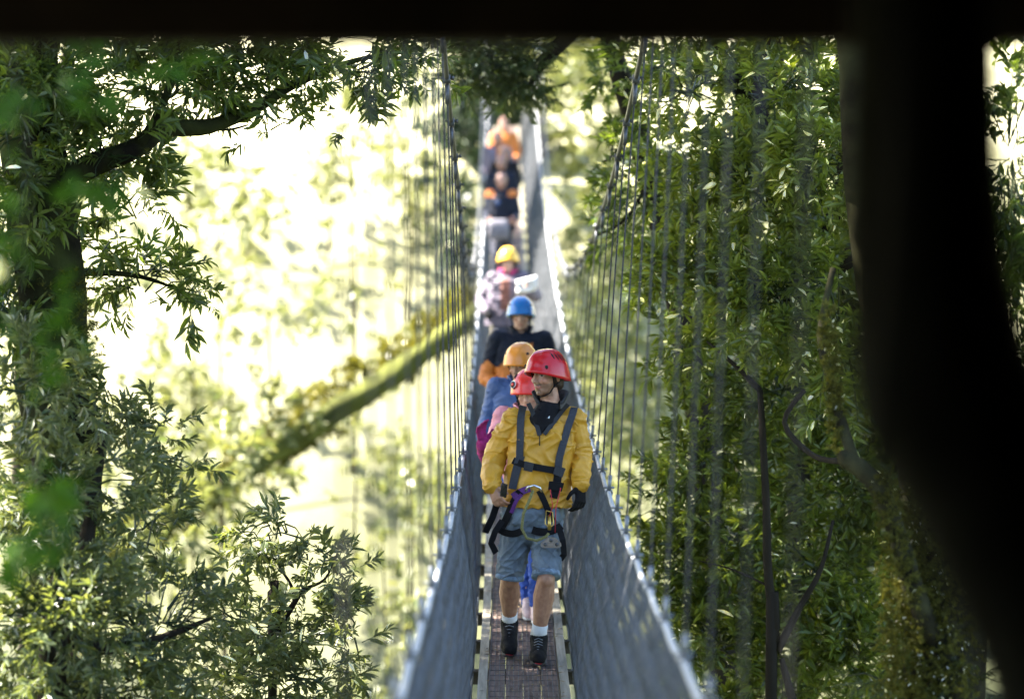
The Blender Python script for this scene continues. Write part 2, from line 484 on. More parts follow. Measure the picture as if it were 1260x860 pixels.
# ------------------------------------------------------------------ shelter round the photographer; unseen roof and walls added to block light
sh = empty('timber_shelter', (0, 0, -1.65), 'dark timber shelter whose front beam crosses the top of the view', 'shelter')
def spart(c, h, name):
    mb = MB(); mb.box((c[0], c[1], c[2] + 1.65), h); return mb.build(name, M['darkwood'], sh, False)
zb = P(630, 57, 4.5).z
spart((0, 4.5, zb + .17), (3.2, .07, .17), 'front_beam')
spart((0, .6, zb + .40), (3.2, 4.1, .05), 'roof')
spart((0, -3.4, -.5), (2.6, .06, 1.25), 'unseen_rear_wall')
spart((-2.4, -.4, -.5), (.06, 2.9, 1.25), 'unseen_side_wall')
spart((2.4, .4, -.5), (.06, 3.8, 1.25), 'unseen_side_wall')
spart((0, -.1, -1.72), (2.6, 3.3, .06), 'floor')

# ------------------------------------------------------------------ foliage
def leaf_proto(L, W, n, twig, droop=.25, whorl=False, seed=0):
    """a twig with leaves, along +x; returns verts, quads, per-leaf index"""
    rg = random.Random(seed)
    V = []; Q = []; ids = []
    for k in range(3):    # thin three-sided twig
        a = k * 2.094
        V.append((0, math.cos(a) * .0022, math.sin(a) * .0022))
    for k in range(3):
        a = k * 2.094
        V.append((twig, math.cos(a) * .0009, math.sin(a) * .0009 - twig * twig * .3))
    Q += [[0, 1, 4, 3], [1, 2, 5, 4], [2, 0, 3, 5]]
    ids += [-1] * 6
    for i in range(n):
        f = (i + 1) / n
        if whorl: f = .15 + .85 * f ** .8
        base = Vector((twig * f, 0, -twig * twig * .3 * f * f))
        side = 1 if i % 2 else -1
        az = side * rg.uniform(.45, 1.25) * (1.1 - .5 * f)
        el = rg.uniform(-.5, .5) - droop
        if whorl: az = side * rg.uniform(.15, 1.35); el = rg.uniform(-.9, .7) - droop
        d = Vector((math.cos(az) * math.cos(el), math.sin(az) * math.cos(el), math.sin(el)))
        upv = Vector((rg.uniform(-.5, .5), rg.uniform(-.5, .5), 1))
        sd = d.cross(upv).normalized(); nn = sd.cross(d)
        l = L * rg.uniform(.7, 1.15); w = W * rg.uniform(.8, 1.2) * .5
        o = len(V)
        lift = w * .45
        cur = -l * rg.uniform(.02, .16)
        for (t, s_, z) in ((0, 0, 0), (.32, 1, 1), (.68, .8, 1), (1, 0, 0), (.68, -.8, 1), (.32, -1, 1)):
            V.append(base + d * l * t + sd * w * s_ + nn * (lift * z + cur * t * t))
        Q += [[o, o + 1, o + 2, o + 3], [o, o + 3, o + 4, o + 5]]
        ids += [i] * 6
    return np.array([tuple(v) for v in V]), np.array(Q), np.array(ids), n

PROTO = {}
def protos(key):
    if key not in PROTO:
        L, W, n, tw, dr, wh = key
        PROTO[key] = [leaf_proto(L, W, n, tw, dr, wh, s) for s in range(8)]
    return PROTO[key]

def crown(name, clusters, m, parent, key, dens=(1.2, -.12), updir=.15, seed=0, tintb=0., rel=None, jit=.42, twigs=True, kind=None):
    """clusters: (centre, (rx,ry,rz), sprays). Sprays thinned by noise so the mass has clumps and gaps."""
    rg = np.random.default_rng(seed + 100)
    pr = protos(key)
    VV = []; QQ = []; TT = []; n = 0
    tw = MB(); ntw = 0
    for (c, r, ns) in clusters:
        c = np.array(c); r = np.array(r)
        k = 0; tries = 0
        while k < ns and tries < ns * 6:
            tries += 1
            p = rg.normal(size=3); p /= np.linalg.norm(p); rad = rg.random() ** .42
            off = p * rad
            pos = c + off * r
            if noise.noise(Vector(pos) * dens[0] * 2.2 + Vector((seed, 0, 0))) < dens[1]: continue
            k += 1
            d = p * .8 + rg.normal(size=3) * .45 + np.array([0, 0, updir]); d /= np.linalg.norm(d)
            up = np.array([0, 0, 1.]) + rg.normal(size=3) * .45
            y_ = np.cross(up, d); y_ /= np.linalg.norm(y_); z_ = np.cross(d, y_)
            sc = rg.uniform(1 - jit, 1 + jit)
            Mx = np.stack([d, y_, z_], 1) * sc
            v, q, ids, nl = pr[rg.integers(len(pr))]
            VV.append(v @ Mx.T + pos); QQ.append(q + n); n += len(v)
            clump = .5 + .5 * noise.noise(Vector(pos) * 1.7 + Vector((9, seed, 0)))
            lt = np.clip(rg.normal(.35 + .3 * clump + tintb, .2, nl), 0, 1)
            TT.append(np.where(ids >= 0, lt[np.clip(ids, 0, nl - 1)], 0.))
            if twigs and rg.random() < .35:
                q0 = c + off * r * .25 + rg.normal(size=3) * .04
                mid = (q0 + pos) / 2 + np.array([0, 0, .03])
                tw.tube([q0, mid, pos], [.006, .0045, .002], 4, caps=False); ntw += 1
    V = np.concatenate(VV); Q = np.concatenate(QQ); T = np.concatenate(TT)
    if ntw:
        tv = np.concatenate(tw.V); tq = np.concatenate(tw.Q) + len(V)
        V = np.concatenate([V, tv]); Q = np.concatenate([Q, tq]); T = np.concatenate([T, np.zeros(len(tv))])
    return mesh_np(name, V, Q, None, m, parent, False, tint=T, rel=rel)

def CL(u, v, Y, ru, rv, ry, n):
    s = F / Y
    return (tuple(P(u, v, Y)), (ru / s, ry, rv / s), n)

def limb(mb, pts, r0, r1, n=9, jit=.25, sub=4):
    """smooth tapered limb through world points"""
    pts = [Vector(p) for p in pts]
    out = []
    for i in range(len(pts) - 1):
        p0 = pts[max(i - 1, 0)]; p1 = pts[i]; p2 = pts[i + 1]; p3 = pts[min(i + 2, len(pts) - 1)]
        for k in range(sub):
            t = k / sub
            out.append(.5 * ((2 * p1) + (p2 - p0) * t + (2 * p0 - 5 * p1 + 4 * p2 - p3) * t * t + (3 * p1 - p0 - 3 * p2 + p3) * t ** 3))
    out.append(pts[-1])
    m = len(out)
    mb.tube(out, [r0 + (r1 - r0) * i / (m - 1) for i in range(m)], n, jitter=jit, seed=len(mb.V))

def tree(name, label, cat, clusters, limbs, leafm, woodm, key, seed=0, group=None, base=None, moss=None, **kw):
    first = Vector(limbs[0][0][0]) if limbs else Vector(clusters[0][0])
    root = empty(name, base or first, label, cat, group)
    rel = root.location.copy()
    if limbs:
        mb = MB()
        for pts, r0, r1 in limbs: limb(mb, pts, r0, r1, n=14 if r0 > .08 else 8)
        mb.build('trunk', woodm, root, rel=rel)
    crown('crown', clusters, leafm, root, key, seed=seed, rel=rel, **kw)
    if moss:
        crown('moss', [moss_c for moss_c in moss], M['moss'], root, (.022, .006, 8, .02, -.1, True), seed=seed + 7, rel=rel, dens=(1, -2), twigs=False)
    return root

def gz(x, y): return ground_z(x, y) - .1
def down(p, dx=0, dy=0):
    """ground point below p"""
    return Vector((p.x + dx, p.y + dy, gz(p.x + dx, p.y + dy)))

K_A = (.088, .0205, 13, .15, .12, True)      # slender leaves
K_B = (.070, .0185, 13, .12, .05, True)       # whorled
K_R = (.082, .025, 12, .12, -.05, True)
K_S = (.05, .013, 14, .14, .1, False)        # small
K_F = (.035, .007, 26, .2, .35, False)       # ferny
K_BG = (.14, .055, 12, .35, .15, True)
K_BIG = (.24, .12, 12, .55, .2, True)
K_V = (.085, .04, 9, .26, .6, False)

# 1 big mossy tree, left: trunk at the frame's left, long limb reaching right, tall crown above
t0 = P(62, 420, 14.3)
g0 = down(t0, -.3)
limbs = [([g0, P(75, 860, 14.3), P(72, 520, 14.3), P(66, 400, 14.3), P(50, 250, 14.3), P(30, 60, 14.3), P(0, -500, 14.5), P(-120, -1300, 15)], .23, .14),
         ([P(60, 235, 14.3), P(110, 205, 14.2), P(165, 185, 14.3), P(205, 160, 14.5), P(260, 155, 14.7), P(315, 132, 15), P(360, 105, 15.3), P(420, 80, 15.6), P(490, 62, 16)], .075, .012),
         ([P(165, 185, 14.3), P(190, 150, 14.3), P(215, 90, 14.5), P(225, 30, 14.6)], .035, .015),
         ([P(250, 158, 14.7), P(280, 160, 14.8), P(305, 154, 14.9)], .010, .005),
         ([P(275, 148, 14.8), P(287, 100, 14.9), P(295, 50, 15)], .012, .006),
         ([P(66, 330, 14.3), P(110, 335, 14.6), P(170, 340, 15), P(230, 360, 15)], .03, .006),
         ([P(55, 180, 14.3), P(20, 120, 14.2), P(-20, 60, 14)], .05, .03)]
LT = [CL(15, 150, 13.9, 50, 70, .3, 90), CL(30, 260, 13.9, 50, 50, .3, 50), CL(10, 370, 13.9, 45, 60, .3, 60), CL(60, 100, 14.2, 100, 55, .6, 125), CL(200, 105, 14.6, 110, 55, .5, 152), CL(320, 88, 15, 100, 38, .5, 99), CL(430, 82, 15.5, 80, 30, .4, 59),
      CL(505, 80, 16, 45, 30, .3, 29), CL(130, 190, 14.2, 70, 45, .4, 66), CL(165, 262, 14.6, 45, 45, .3, 35), CL(120, 300, 14.6, 40, 30, .3, 15),
      CL(175, 345, 15, 65, 34, .3, 47), CL(228, 362, 15, 40, 24, .2, 15), CL(425, 150, 15.6, 40, 22, .2, 5), CL(340, 165, 15.1, 45, 22, .2, 7), CL(10, 250, 14.4, 60, 120, .3, 72),
      CL(300, 50, 15, 240, 22, .6, 99)]
tree('mossy_tree', 'big dark mossy tree with one long limb reaching right under the beam', 'tree', LT, limbs, M['leafdark'], M['mossbark'], K_A, seed=1,
     moss=[(tuple(P(80, 350 + 18 * i, 14.22)), (.20, .18, .10), 90) for i in range(6)] + [(tuple(P(130, 197, 14.25)), (.3, .05, .06), 60)])

# unseen canopy trees added left and above to shade near bridge and far walkers
CAN = [(-5.6, 8.5, 7.2, 3.1, 1.8, 'nearest the shelter on the left side'), (-6.0, 15, 7.4, 3.4, 2.0, 'level with the man in yellow on the left side'), (-5.8, 21.0, 7.2, 3.2, 1.8, 'level with the blue helmet on the left side'),
       (-10.5, 10, 8.4, 3.6, 2.2, 'farther out on the left near the shelter'), (-10.5, 17, 8.4, 3.6, 2.2, 'farther out on the left level with the mossy tree'), (-1.5, 4.0, 7.5, 3.0, 1.2, 'over the shelter roof'),
       (-.5, 12, 8.2, 3.2, 1.2, 'straight over the man in yellow'), (.5, 18.5, 8.4, 3.2, 1.2, 'straight over the orange helmet'), (-5.4, 40.5, 6.6, 2.7, 1.0, 'on the left level with the far group of walkers'),
       (-9.5, 23.5, 8.4, 3.0, 2.0, 'farther out on the left level with the blue helmet')]
for i, (x, y, z, rr, h_, lb) in enumerate(CAN):
    gx, gy = x + (-2.2 if x < 1 else 1.6) * (3.2 if abs(x) < 2 else 1), y
    b = Vector((gx, gy, gz(gx, gy)))
    tree('unseen_shade_tree', 'tall unseen shade tree ' + lb, 'tree',
         [((x, y, z), (rr, rr, h_), 850 if y < 30 else 640)], [([b, (gx * 1.02, gy, -2), ((x + gx) / 2, y, z - 1.2), (x, y, z + h_ * .4)], .2, .05)], M['leafdark'], M['bark'], K_BIG, seed=20 + i,
         group='unseen trees added to shade the bridge', dens=(.35, -.34), twigs=False)

# 2 grey-green bushes lower left
b1 = P(40, 860, 12.8)
tree('broadleaf_shrub', 'dense grey green bush filling the lower left corner', 'shrub',
     [CL(40, 480, 13, 70, 60, .5, 77), CL(130, 500, 13.6, 60, 40, .35, 49), CL(190, 530, 14, 60, 26, .3, 36), CL(230, 570, 14, 30, 16, .2, 8),
      CL(80, 610, 13, 105, 75, .5, 155), CL(60, 760, 12.6, 110, 100, .6, 237), CL(180, 650, 13.6, 50, 50, .4, 45), CL(190, 775, 13.4, 100, 75, .5, 155), CL(120, 850, 13, 130, 50, .5, 131)],
     [([down(b1, -.2, 0), P(60, 900, 12.8), P(90, 780, 13), P(110, 640, 13.2), P(130, 520, 13.5)], .09, .02), ([P(90, 790, 13), P(70, 700, 12.8), P(40, 560, 12.9)], .05, .012),
      ([P(90, 800, 13), P(180, 790, 13.3), P(260, 760, 13.5)], .04, .01)], M['leafgrey'], M['bark'], K_B, seed=3, dens=(1.4, -.1))
tree('broadleaf_shrub', 'loose olive bush with a dark forked stem below the mossy log', 'shrub',
     [CL(345, 660, 15, 70, 28, .3, 34), CL(300, 690, 15, 50, 30, .3, 24), CL(405, 700, 15, 45, 40, .3, 32), CL(370, 780, 14.8, 80, 40, .4, 73), CL(330, 835, 14.5, 110, 45, .5, 122),
      CL(430, 790, 15, 30, 55, .3, 36), CL(300, 760, 14.6, 50, 40, .3, 41)],
     [([down(P(330, 860, 15), .1), P(335, 880, 15), P(345, 780, 15), P(362, 742, 15), P(376, 722, 15)], .035, .012), ([P(362, 742, 15), P(358, 720, 15), P(340, 690, 15), P(330, 655, 15)], .012, .004),
      ([P(374, 724, 15), P(400, 712, 15), P(415, 680, 15)], .010, .004)], M['leafgrey'], M['bark'], K_B, seed=5, dens=(1.8, -.06), tintb=.05)

# 3 right side
tree('forked_tree', 'slim dark tree leaning behind the right hand cable', 'tree',
     [CL(738, 100, 20, 22, 22, .3, 20), CL(800, 85, 19, 60, 32, .4, 75), CL(758, 185, 19.5, 34, 28, .3, 40), CL(728, 215, 20, 20, 16, .2, 10), CL(785, 240, 19.5, 45, 45, .4, 85), CL(757, 290, 20, 26, 26, .3, 22), CL(810, 330, 19, 36, 50, .4, 55)],
     [([down(P(900, 860, 19.5), .6), P(880, 700, 19.5), P(840, 400, 19.5), P(800, 220, 19.5), P(780, 150, 19.5), P(762, 90, 19.5), P(745, 20, 19.5)], .11, .07), ([P(782, 160, 19.5), P(755, 190, 19.6), P(725, 212, 19.8)], .02, .006),
      ([P(800, 220, 19.5), P(770, 270, 19.5), P(735, 290, 19.8)], .02, .006)], M['leafdark'], M['bark'], K_A, seed=7, dens=(1.2, -.1), tintb=.12)
tree('glossy_leaved_tree', 'bright green glossy leaved tree filling the upper right', 'tree',
     [CL(860, 110, 16.4, 60, 55, .4, 90), CL(955, 115, 16, 80, 60, .5, 170), CL(1010, 200, 15.6, 55, 90, .4, 170), CL(850, 220, 16.8, 60, 65, .4, 120), CL(930, 235, 16.2, 80, 80, .5, 240),
      CL(865, 340, 16.8, 75, 65, .5, 190), CL(960, 360, 16.2, 90, 90, .5, 280), CL(840, 430, 17, 55, 50, .4, 80), CL(1030, 420, 16, 50, 110, .4, 140)],
     [([down(P(1150, 860, 16.5), .5), P(1140, 640, 16.6), P(1085, 430, 16.7), P(1010, 260, 16.6), P(930, 140, 16.5), P(905, 100, 16.4), P(870, 20, 16.5)], .09, .05),
      ([P(960, 200, 16.5), P(930, 110, 16.3), P(935, 40, 16.2)], .04, .03), ([P(1080, 420, 16.7), P(1000, 380, 16.6), P(920, 350, 16.6), P(850, 300, 16.8)], .03, .008)], M['leaflight'], M['bark'], K_R, seed=9, dens=(1.3, -.16), tintb=.1)
tree('understorey_tree', 'slim dark stemmed tree with drooping leaves at lower right', 'tree',
     [CL(960, 490, 17, 85, 60, .5, 190), CL(860, 560, 17, 60, 60, .4, 120), CL(1040, 590, 17, 80, 70, .4, 180), CL(900, 660, 17.2, 85, 60, .5, 170), CL(830, 700, 17.4, 40, 60, .4, 80),
      CL(1000, 710, 17, 90, 80, .5, 200), CL(880, 790, 17.2, 75, 65, .5, 170), CL(1060, 800, 16.8, 75, 75, .4, 150), CL(850, 850, 17.2, 60, 40, .4, 80), CL(960, 850, 17, 80, 40, .4, 90), CL(815, 620, 17.6, 30, 60, .3, 40)],
     [([down(P(948, 860, 16.3)), P(948, 860, 16.3), P(953, 790, 16.3), P(945, 700, 16.3), P(942, 600, 16.3), P(935, 480, 16.4)], .045, .02),
      ([P(957, 800, 16.3), P(985, 745, 16.3), P(1010, 700, 16.3), P(1025, 640, 16.4)], .028, .010), ([P(975, 860, 16.3), P(962, 810, 16.3)], .03, .02),
      ([P(935, 480, 16.4), P(905, 450, 16.4), P(870, 420, 16.5)], .02, .008), ([P(990, 480, 15.6), P(965, 520, 15.6), P(1000, 560, 15.5), P(1035, 568, 15.2)], .014, .02),
      ([P(944, 720, 16.3), P(900, 700, 16.5), P(860, 690, 16.6)], .008, .004)], M['leaflight'], M['bark'], K_R, seed=12, dens=(1.5, -.14), tintb=-.02)
# dense growth behind them, darker
tree('thicket_tree', 'dark thicket tree behind the right hand foliage', 'tree',
     [CL(920, 200, 21, 130, 140, .8, 260), CL(980, 420, 21, 130, 130, .8, 320), CL(1000, 640, 21, 150, 130, .8, 380), CL(980, 820, 21, 160, 90, .8, 260), CL(1240, 200, 19, 60, 170, .6, 160), CL(1245, 420, 19, 50, 120, .5, 60)],
     [([down(P(1160, 860, 21), .5), P(1130, 700, 21), P(1050, 400, 21), P(1040, 0, 21)], .16, .08)], M['leafdark'], M['bark'], (.12, .035, 13, .22, .2, False), seed=14, dens=(.8, -.08))
# mossy leaning trunk with the pale spotted branch
tree('mossy_trunk_tree', 'mossy old tree at lower right with an arching lichen spotted limb', 'tree',
     [CL(1150, 840, 12.6, 90, 40, .3, 40), CL(1090, 840, 13, 60, 30, .3, 20)],
     [([down(P(1170, 860, 12.5)), P(1165, 860, 12.5), P(1160, 740, 12.5), P(1150, 600, 12.5), P(1120, 450, 12.6), P(1080, 300, 12.8), P(1060, 0, 13)], .21, .13),
      ([P(1150, 790, 12.3), P(1122, 720, 12.2), P(1105, 660, 12.2), P(1080, 600, 12.2), P(1045, 568, 12.3), P(1035, 566, 12.3)], .055, .04),
      ([P(1050, 566, 12.3), P(1035, 520, 12.4), P(1020, 460, 12.5), P(1010, 410, 12.6), P(1025, 330, 12.7)], .028, .016)], M['leaffern'], M['lichenbark'], K_F, seed=16,
     moss=[(tuple(P(1118 + 3 * (i % 3), 620 + 26 * i, 12.35)), (.16, .16, .12), 210) for i in range(10)] + [(tuple(P(1165, 600 + 30 * i, 12.3)), (.16, .10, .12), 150) for i in range(9)] + [(tuple(P(1085 + 6 * i, 600 + 22 * i, 12.15)), (.05, .05, .06), 45) for i in range(7)] + [(tuple(P(1018 + 2 * i, 400 + 22 * i, 12.4)), (.03, .04, .09), 50) for i in range(7)])
# hanging branch top centre
tree('drooping_tree', 'dark drooping bough hanging over the far bridge', 'tree',
     [CL(598, 84, 20, 48, 24, .4, 130), CL(640, 108, 20, 26, 14, .3, 80), CL(572, 100, 20, 18, 16, .3, 30), CL(600, 58, 20, 80, 14, .4, 110), CL(655, 92, 20, 14, 18, .2, 40)],
     [([down(P(1000, 860, 21)), P(980, 400, 21), P(900, -100, 20.5), P(790, -150, 20.2), P(720, 10, 20), P(690, 55, 20), P(668, 80, 20), P(655, 100, 20), P(640, 118, 20)], .12, .010),
      ([P(700, 30, 20), P(660, 75, 20), P(630, 85, 20), P(580, 95, 20)], .018, .006), ([P(660, 75, 20), P(610, 70, 20), P(565, 60, 20)], .012, .005)],
     M['leaffern'], M['bark'], (.05, .011, 20, .2, .5, False), seed=18, dens=(2., -.2))

# 4 blurred vine close to the camera, left
tree('hanging_vine', 'blurred green leafy vine hanging close at the left edge', 'vine',
     [CL(20, 115, 6.3, 45, 20, .05, 3), CL(75, 130, 6.3, 25, 15, .05, 3), CL(60, 200, 6.3, 45, 50, .1, 2), CL(25, 270, 6.3, 40, 50, .1, 2), CL(45, 350, 6.3, 45, 50, .1, 2), CL(30, 430, 6.3, 45, 60, .1, 2),
      CL(45, 520, 6.3, 35, 50, .1, 2), CL(50, 600, 6.3, 35, 40, .1, 2), CL(40, 655, 6.3, 25, 25, .1, 2)],
     [([P(-40, -60, 6.3), P(10, 60, 6.3), P(35, 200, 6.3), P(25, 350, 6.3), P(45, 500, 6.3), P(48, 650, 6.3)], .007, .003)], M['leafvine'], M['bark'], K_V, seed=22, dens=(1, -2), twigs=False)

# 5 foreground dark trunk through the shelter, right
def prism_trunk():
    prof = [(-60, 1050, 1232), (60, 1047, 1232), (200, 1040, 1236), (320, 1038, 1246), (430, 1040, 1275), (520, 1052, 1310), (570, 1080, 1335), (640, 1122, 1350), (740, 1170, 1390), (840, 1212, 1430), (1000, 1245, 1480), (1500, 1330, 1600)]
    Y = 3.4; V = []; n = 20; s = F / Y
    for v, a, b in prof:
        c = P((a + b) / 2, v, Y); r = (b - a) / 2 / s
        for k in range(n):
            t = 2 * math.pi * k / n
            q = 1 + .05 * noise.noise((k * .9, v * .01, 0))
            V.append((c.x + math.cos(t) * r * (q if abs(math.cos(t)) < .8 else 1), c.y + math.sin(t) * r * .9 * q, c.z))
    m = len(prof)
    Q = [[i * n + k, i * n + (k + 1) % n, (i + 1) * n + (k + 1) % n, (i + 1) * n + k] for i in range(m - 1) for k in range(n)]
    base = P(1460, 1500, Y)
    root = empty('leaning_tree', base, 'black out of focus tree trunk rising at right beside the shelter', 'tree')
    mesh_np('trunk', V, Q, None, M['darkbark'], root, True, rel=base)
    return root
prism_trunk()
mb = MB(); mb.tube([P(1112, -20, 3.1), P(1103, 200, 3.12), P(1090, 380, 3.14), P(1072, 560, 3.16), P(1060, 700, 3.18)], .009, 10)
o = mb.build('guy_cable', M['black'], None); tag(o, 'dim grey cable running down in front of the black trunk', 'cable')

# 6 background trees, log, far forest
lg = empty('mossy_log', P(190, 655, 32), 'sunlit mossy leaning log crossing the bright valley behind the hangers', 'log')
mb = MB(); limb(mb, [P(120, 705, 31.5), P(230, 622, 32.5), P(360, 540, 34), P(470, 470, 35), P(570, 398, 36), P(640, 355, 37)], .16, .13, n=14, jit=.7)
mb.build('trunk', M['mosslog'], lg, rel=lg.location)
crown('moss', [(tuple(P(120 + 46 * i, 690 - 31 * i, 31.8 + .5 * i)), (.36, .32, .30), 150) for i in range(11)], M['moss'], lg, (.09, .03, 9, .08, 0, True), seed=33, rel=lg.location, dens=(1, -2), twigs=False)

def bgtree(lab, cls, seed, m='leafback', r=.032, key=None, **kw):
    c = Vector(cls[0][0])
    g = down(c)
    tree('valley_tree', lab, 'tree', cls, [([g, (g.x + .1, g.y, (g.z + c.z) / 2), tuple(c)], r, r * .5)], M[m], M['bark'], key or K_BG, seed=seed, group='sunlit trees in the valley behind', twigs=False, **kw)
bgtree('thin yellow green tree in the bright valley above the log', [CL(265, 235, 42, 55, 45, 1., 40), CL(320, 225, 43, 35, 50, .8, 22)], 40)
bgtree('thin tree in the bright valley just above the middle of the log', [CL(330, 385, 38, 70, 30, .8, 34), CL(260, 420, 39, 50, 30, .8, 16)], 41)
bgtree('green bushy tree growing by the lower end of the log', [CL(270, 580, 31, 60, 45, .6, 60), CL(330, 510, 34, 45, 45, .6, 34), CL(215, 640, 30, 40, 25, .5, 22)], 42)
bgtree('pale low tree in the bright valley beside the left net', [CL(470, 640, 40, 60, 60, 1, 26), CL(470, 780, 38, 60, 90, 1, 50)], 43)
bgtree('tall thin tree in the bright valley under the long limb', [CL(430, 300, 46, 40, 110, .8, 24), CL(480, 420, 46, 40, 50, .8, 14)], 44)
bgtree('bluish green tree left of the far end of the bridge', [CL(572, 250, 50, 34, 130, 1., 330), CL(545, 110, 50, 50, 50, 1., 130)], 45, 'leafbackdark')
bgtree('yellow green tree right of the far end of the bridge', [CL(722, 140, 50, 50, 80, 1.2, 330), CL(750, 290, 48, 60, 60, 1, 200), CL(700, 60, 52, 60, 50, 1, 170)], 46)
bgtree('bright yellow green tree low beyond the right net', [CL(760, 470, 42, 60, 80, 1., 190), CL(830, 600, 38, 80, 90, 1., 190), CL(730, 400, 44, 40, 60, .8, 90), CL(740, 560, 40, 40, 40, .6, 60)], 47)
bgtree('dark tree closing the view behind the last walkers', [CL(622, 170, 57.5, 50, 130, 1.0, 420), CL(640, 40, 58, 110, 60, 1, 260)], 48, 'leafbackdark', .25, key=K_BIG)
bgtree('hazy pale tree at far left behind the mossy trunk', [CL(60, 300, 34, 120, 160, 1, 90), CL(80, 520, 32, 110, 100, 1, 90), CL(150, 720, 30, 120, 80, 1, 70)], 49)
LB = [(230, 200, 'upper left of the valley'), (400, 200, 'under the far reach of the long limb'), (350, 300, 'in the middle of the valley'), (220, 330, 'behind the hanging leaf cluster'), (470, 250, 'behind the upper hangers'), (200, 470, 'left of the log'),
      (420, 370, 'above the log in the middle'), (500, 330, 'beside the left cable'), (400, 600, 'below the middle of the log'), (330, 640, 'below the lower log behind the olive bush'), (500, 560, 'below the upper log end'), (520, 700, 'by the left net'),
      (400, 250, 'in the white upper valley'), (500, 200, 'high beside the upper hangers'), (450, 310, 'behind the upper middle hangers'),
      (480, 780, 'low down beside the left net'), (420, 680, 'behind the olive bush top'), (540, 620, 'closest to the left net rope'), (300, 280, 'between the two hanging leaf clusters'), (370, 230, 'high in the valley'), (430, 140, 'below the end of the long limb'),
      (520, 460, 'where the log meets the hangers'), (180, 600, 'below the lower end of the log'), (540, 240, 'behind the upper left cable'), (380, 460, 'behind the middle of the log'), (310, 560, 'just under the log'), (460, 340, 'between the hangers and the valley middle'),
      (250, 520, 'above the lower log'), (440, 480, 'touching the middle of the log'), (140, 420, 'behind the mossy trunk')]
for i, (u, v, lb) in enumerate(LB):
    Y = 44 + (i * 7) % 17
    r_ = random.uniform(24, 46)
    bgtree('small pale sunlit bush ' + lb, [CL(u + k * r_ * random.uniform(-1, 1.2), v + k * r_ * random.uniform(-.6, .9), Y, r_ * random.uniform(.6, 1.1), r_ * random.uniform(.5, .9), .8, int(r_ * .8)) for k in range(3)], 80 + i)
for i, (u, v) in enumerate([(900, 150), (1000, 300), (930, 520), (1060, 700), (880, 760)]):
    bgtree(['green tree far behind the top of the glossy foliage', 'green tree far behind the middle of the glossy foliage', 'green tree far behind the forked branch', 'green tree far behind the mossy old trunk', 'green tree far behind the lower right foliage'][i],
           [CL(u, v, 34 + 2 * i, 90, 90, 1, 70)], 60 + i)

# ------------------------------------------------------------------ people
def rotz(a): return np.array(Matrix.Rotation(a, 3, 'Z'))

def hand(mb, wrist, d, nrm, thumb, sc=1., curl=.6):
    """palm, four fingers, thumb as overlapping chains. d: towards fingers, nrm: palm normal, thumb: side of the thumb"""
    w = Vector(wrist); d = Vector(d).normalized(); nrm = Vector(nrm); nrm = (nrm - d * nrm.dot(d)).normalized()
    s = d.cross(nrm).normalized()
    if s.dot(Vector(thumb)) < 0: s = -s
    for k in (-.026, -.009, .009, .024):
        mb.cone(w + s * k * .7 * sc + d * .01 * sc, w + d * .088 * sc + s * k * sc, .015 * sc, .0115 * sc, 10)
    for i, (k, L) in enumerate(((.031, .072), (.0105, .080), (-.0105, .075), (-.031, .060))):
        p = w + d * .088 * sc + s * k * sc
        dd = (d + s * k * 2.5).normalized(); a = 0
        for j, fr in enumerate((.42, .32, .26)):
            a += curl * (1, 1.2, .9)[j] * (.85 + .1 * i)
            q = p + (dd * math.cos(a) + nrm * math.sin(a)) * L * fr * sc
            mb.cone(p, q, (.0098 - .0007 * j) * sc, (.0092 - .0009 * j) * sc, 8)
            p = q
    p = w + d * .025 * sc + s * .028 * sc
    q = p + (s * .75 + d * .7 + nrm * .35).normalized() * .042 * sc
    r_ = q + (d * .8 + nrm * .65 + s * .1).normalized() * .034 * sc
    mb.cone(p, q, .014 * sc, .0115 * sc, 8); mb.cone(q, r_, .0115 * sc, .009 * sc, 8)

def head_mat(O, yaw, pitch, roll=0):
    return Matrix.Translation(O) @ Matrix.Rotation(yaw, 4, 'Z') @ Matrix.Rotation(pitch, 4, 'X') @ Matrix.Rotation(roll, 4, 'Y')

def head_pieces(mb, H, sc=1.):
    rot = np.array(H.to_3x3())
    def E(c, r): mb.ell(tuple(H @ (Vector(c) * sc)), np.array(r) * sc, rot)
    def C(a, b, r0, r1): mb.cone(H @ (Vector(a) * sc), H @ (Vector(b) * sc), r0 * sc, r1 * sc, 10)
    E((0, .015, .03), (.076, .095, .09)); E((0, -.03, -.03), (.061, .062, .085)); E((0, -.038, -.082), (.047, .048, .034))
    E((0, -.072, -.102), (.020, .016, .014)); C((0, -.088, .008), (0, -.113, -.030), .0075, .0125)
    E((.012, -.100, -.036), (.009, .010, .007)); E((-.012, -.100, -.036), (.009, .010, .007))
    for s in (-1, 1):
        E((s * .030, -.080, .022), (.024, .014, .0075)); E((s * .038, -.062, -.028), (.022, .024, .020))
        E((s * .078, .012, -.012), (.008, .018, .031)); E((s * .079, .006, .004), (.010, .014, .016))
    E((0, -.089, -.060), (.021, .010, .0055)); E((0, -.088, -.070), (.018, .010, .006))

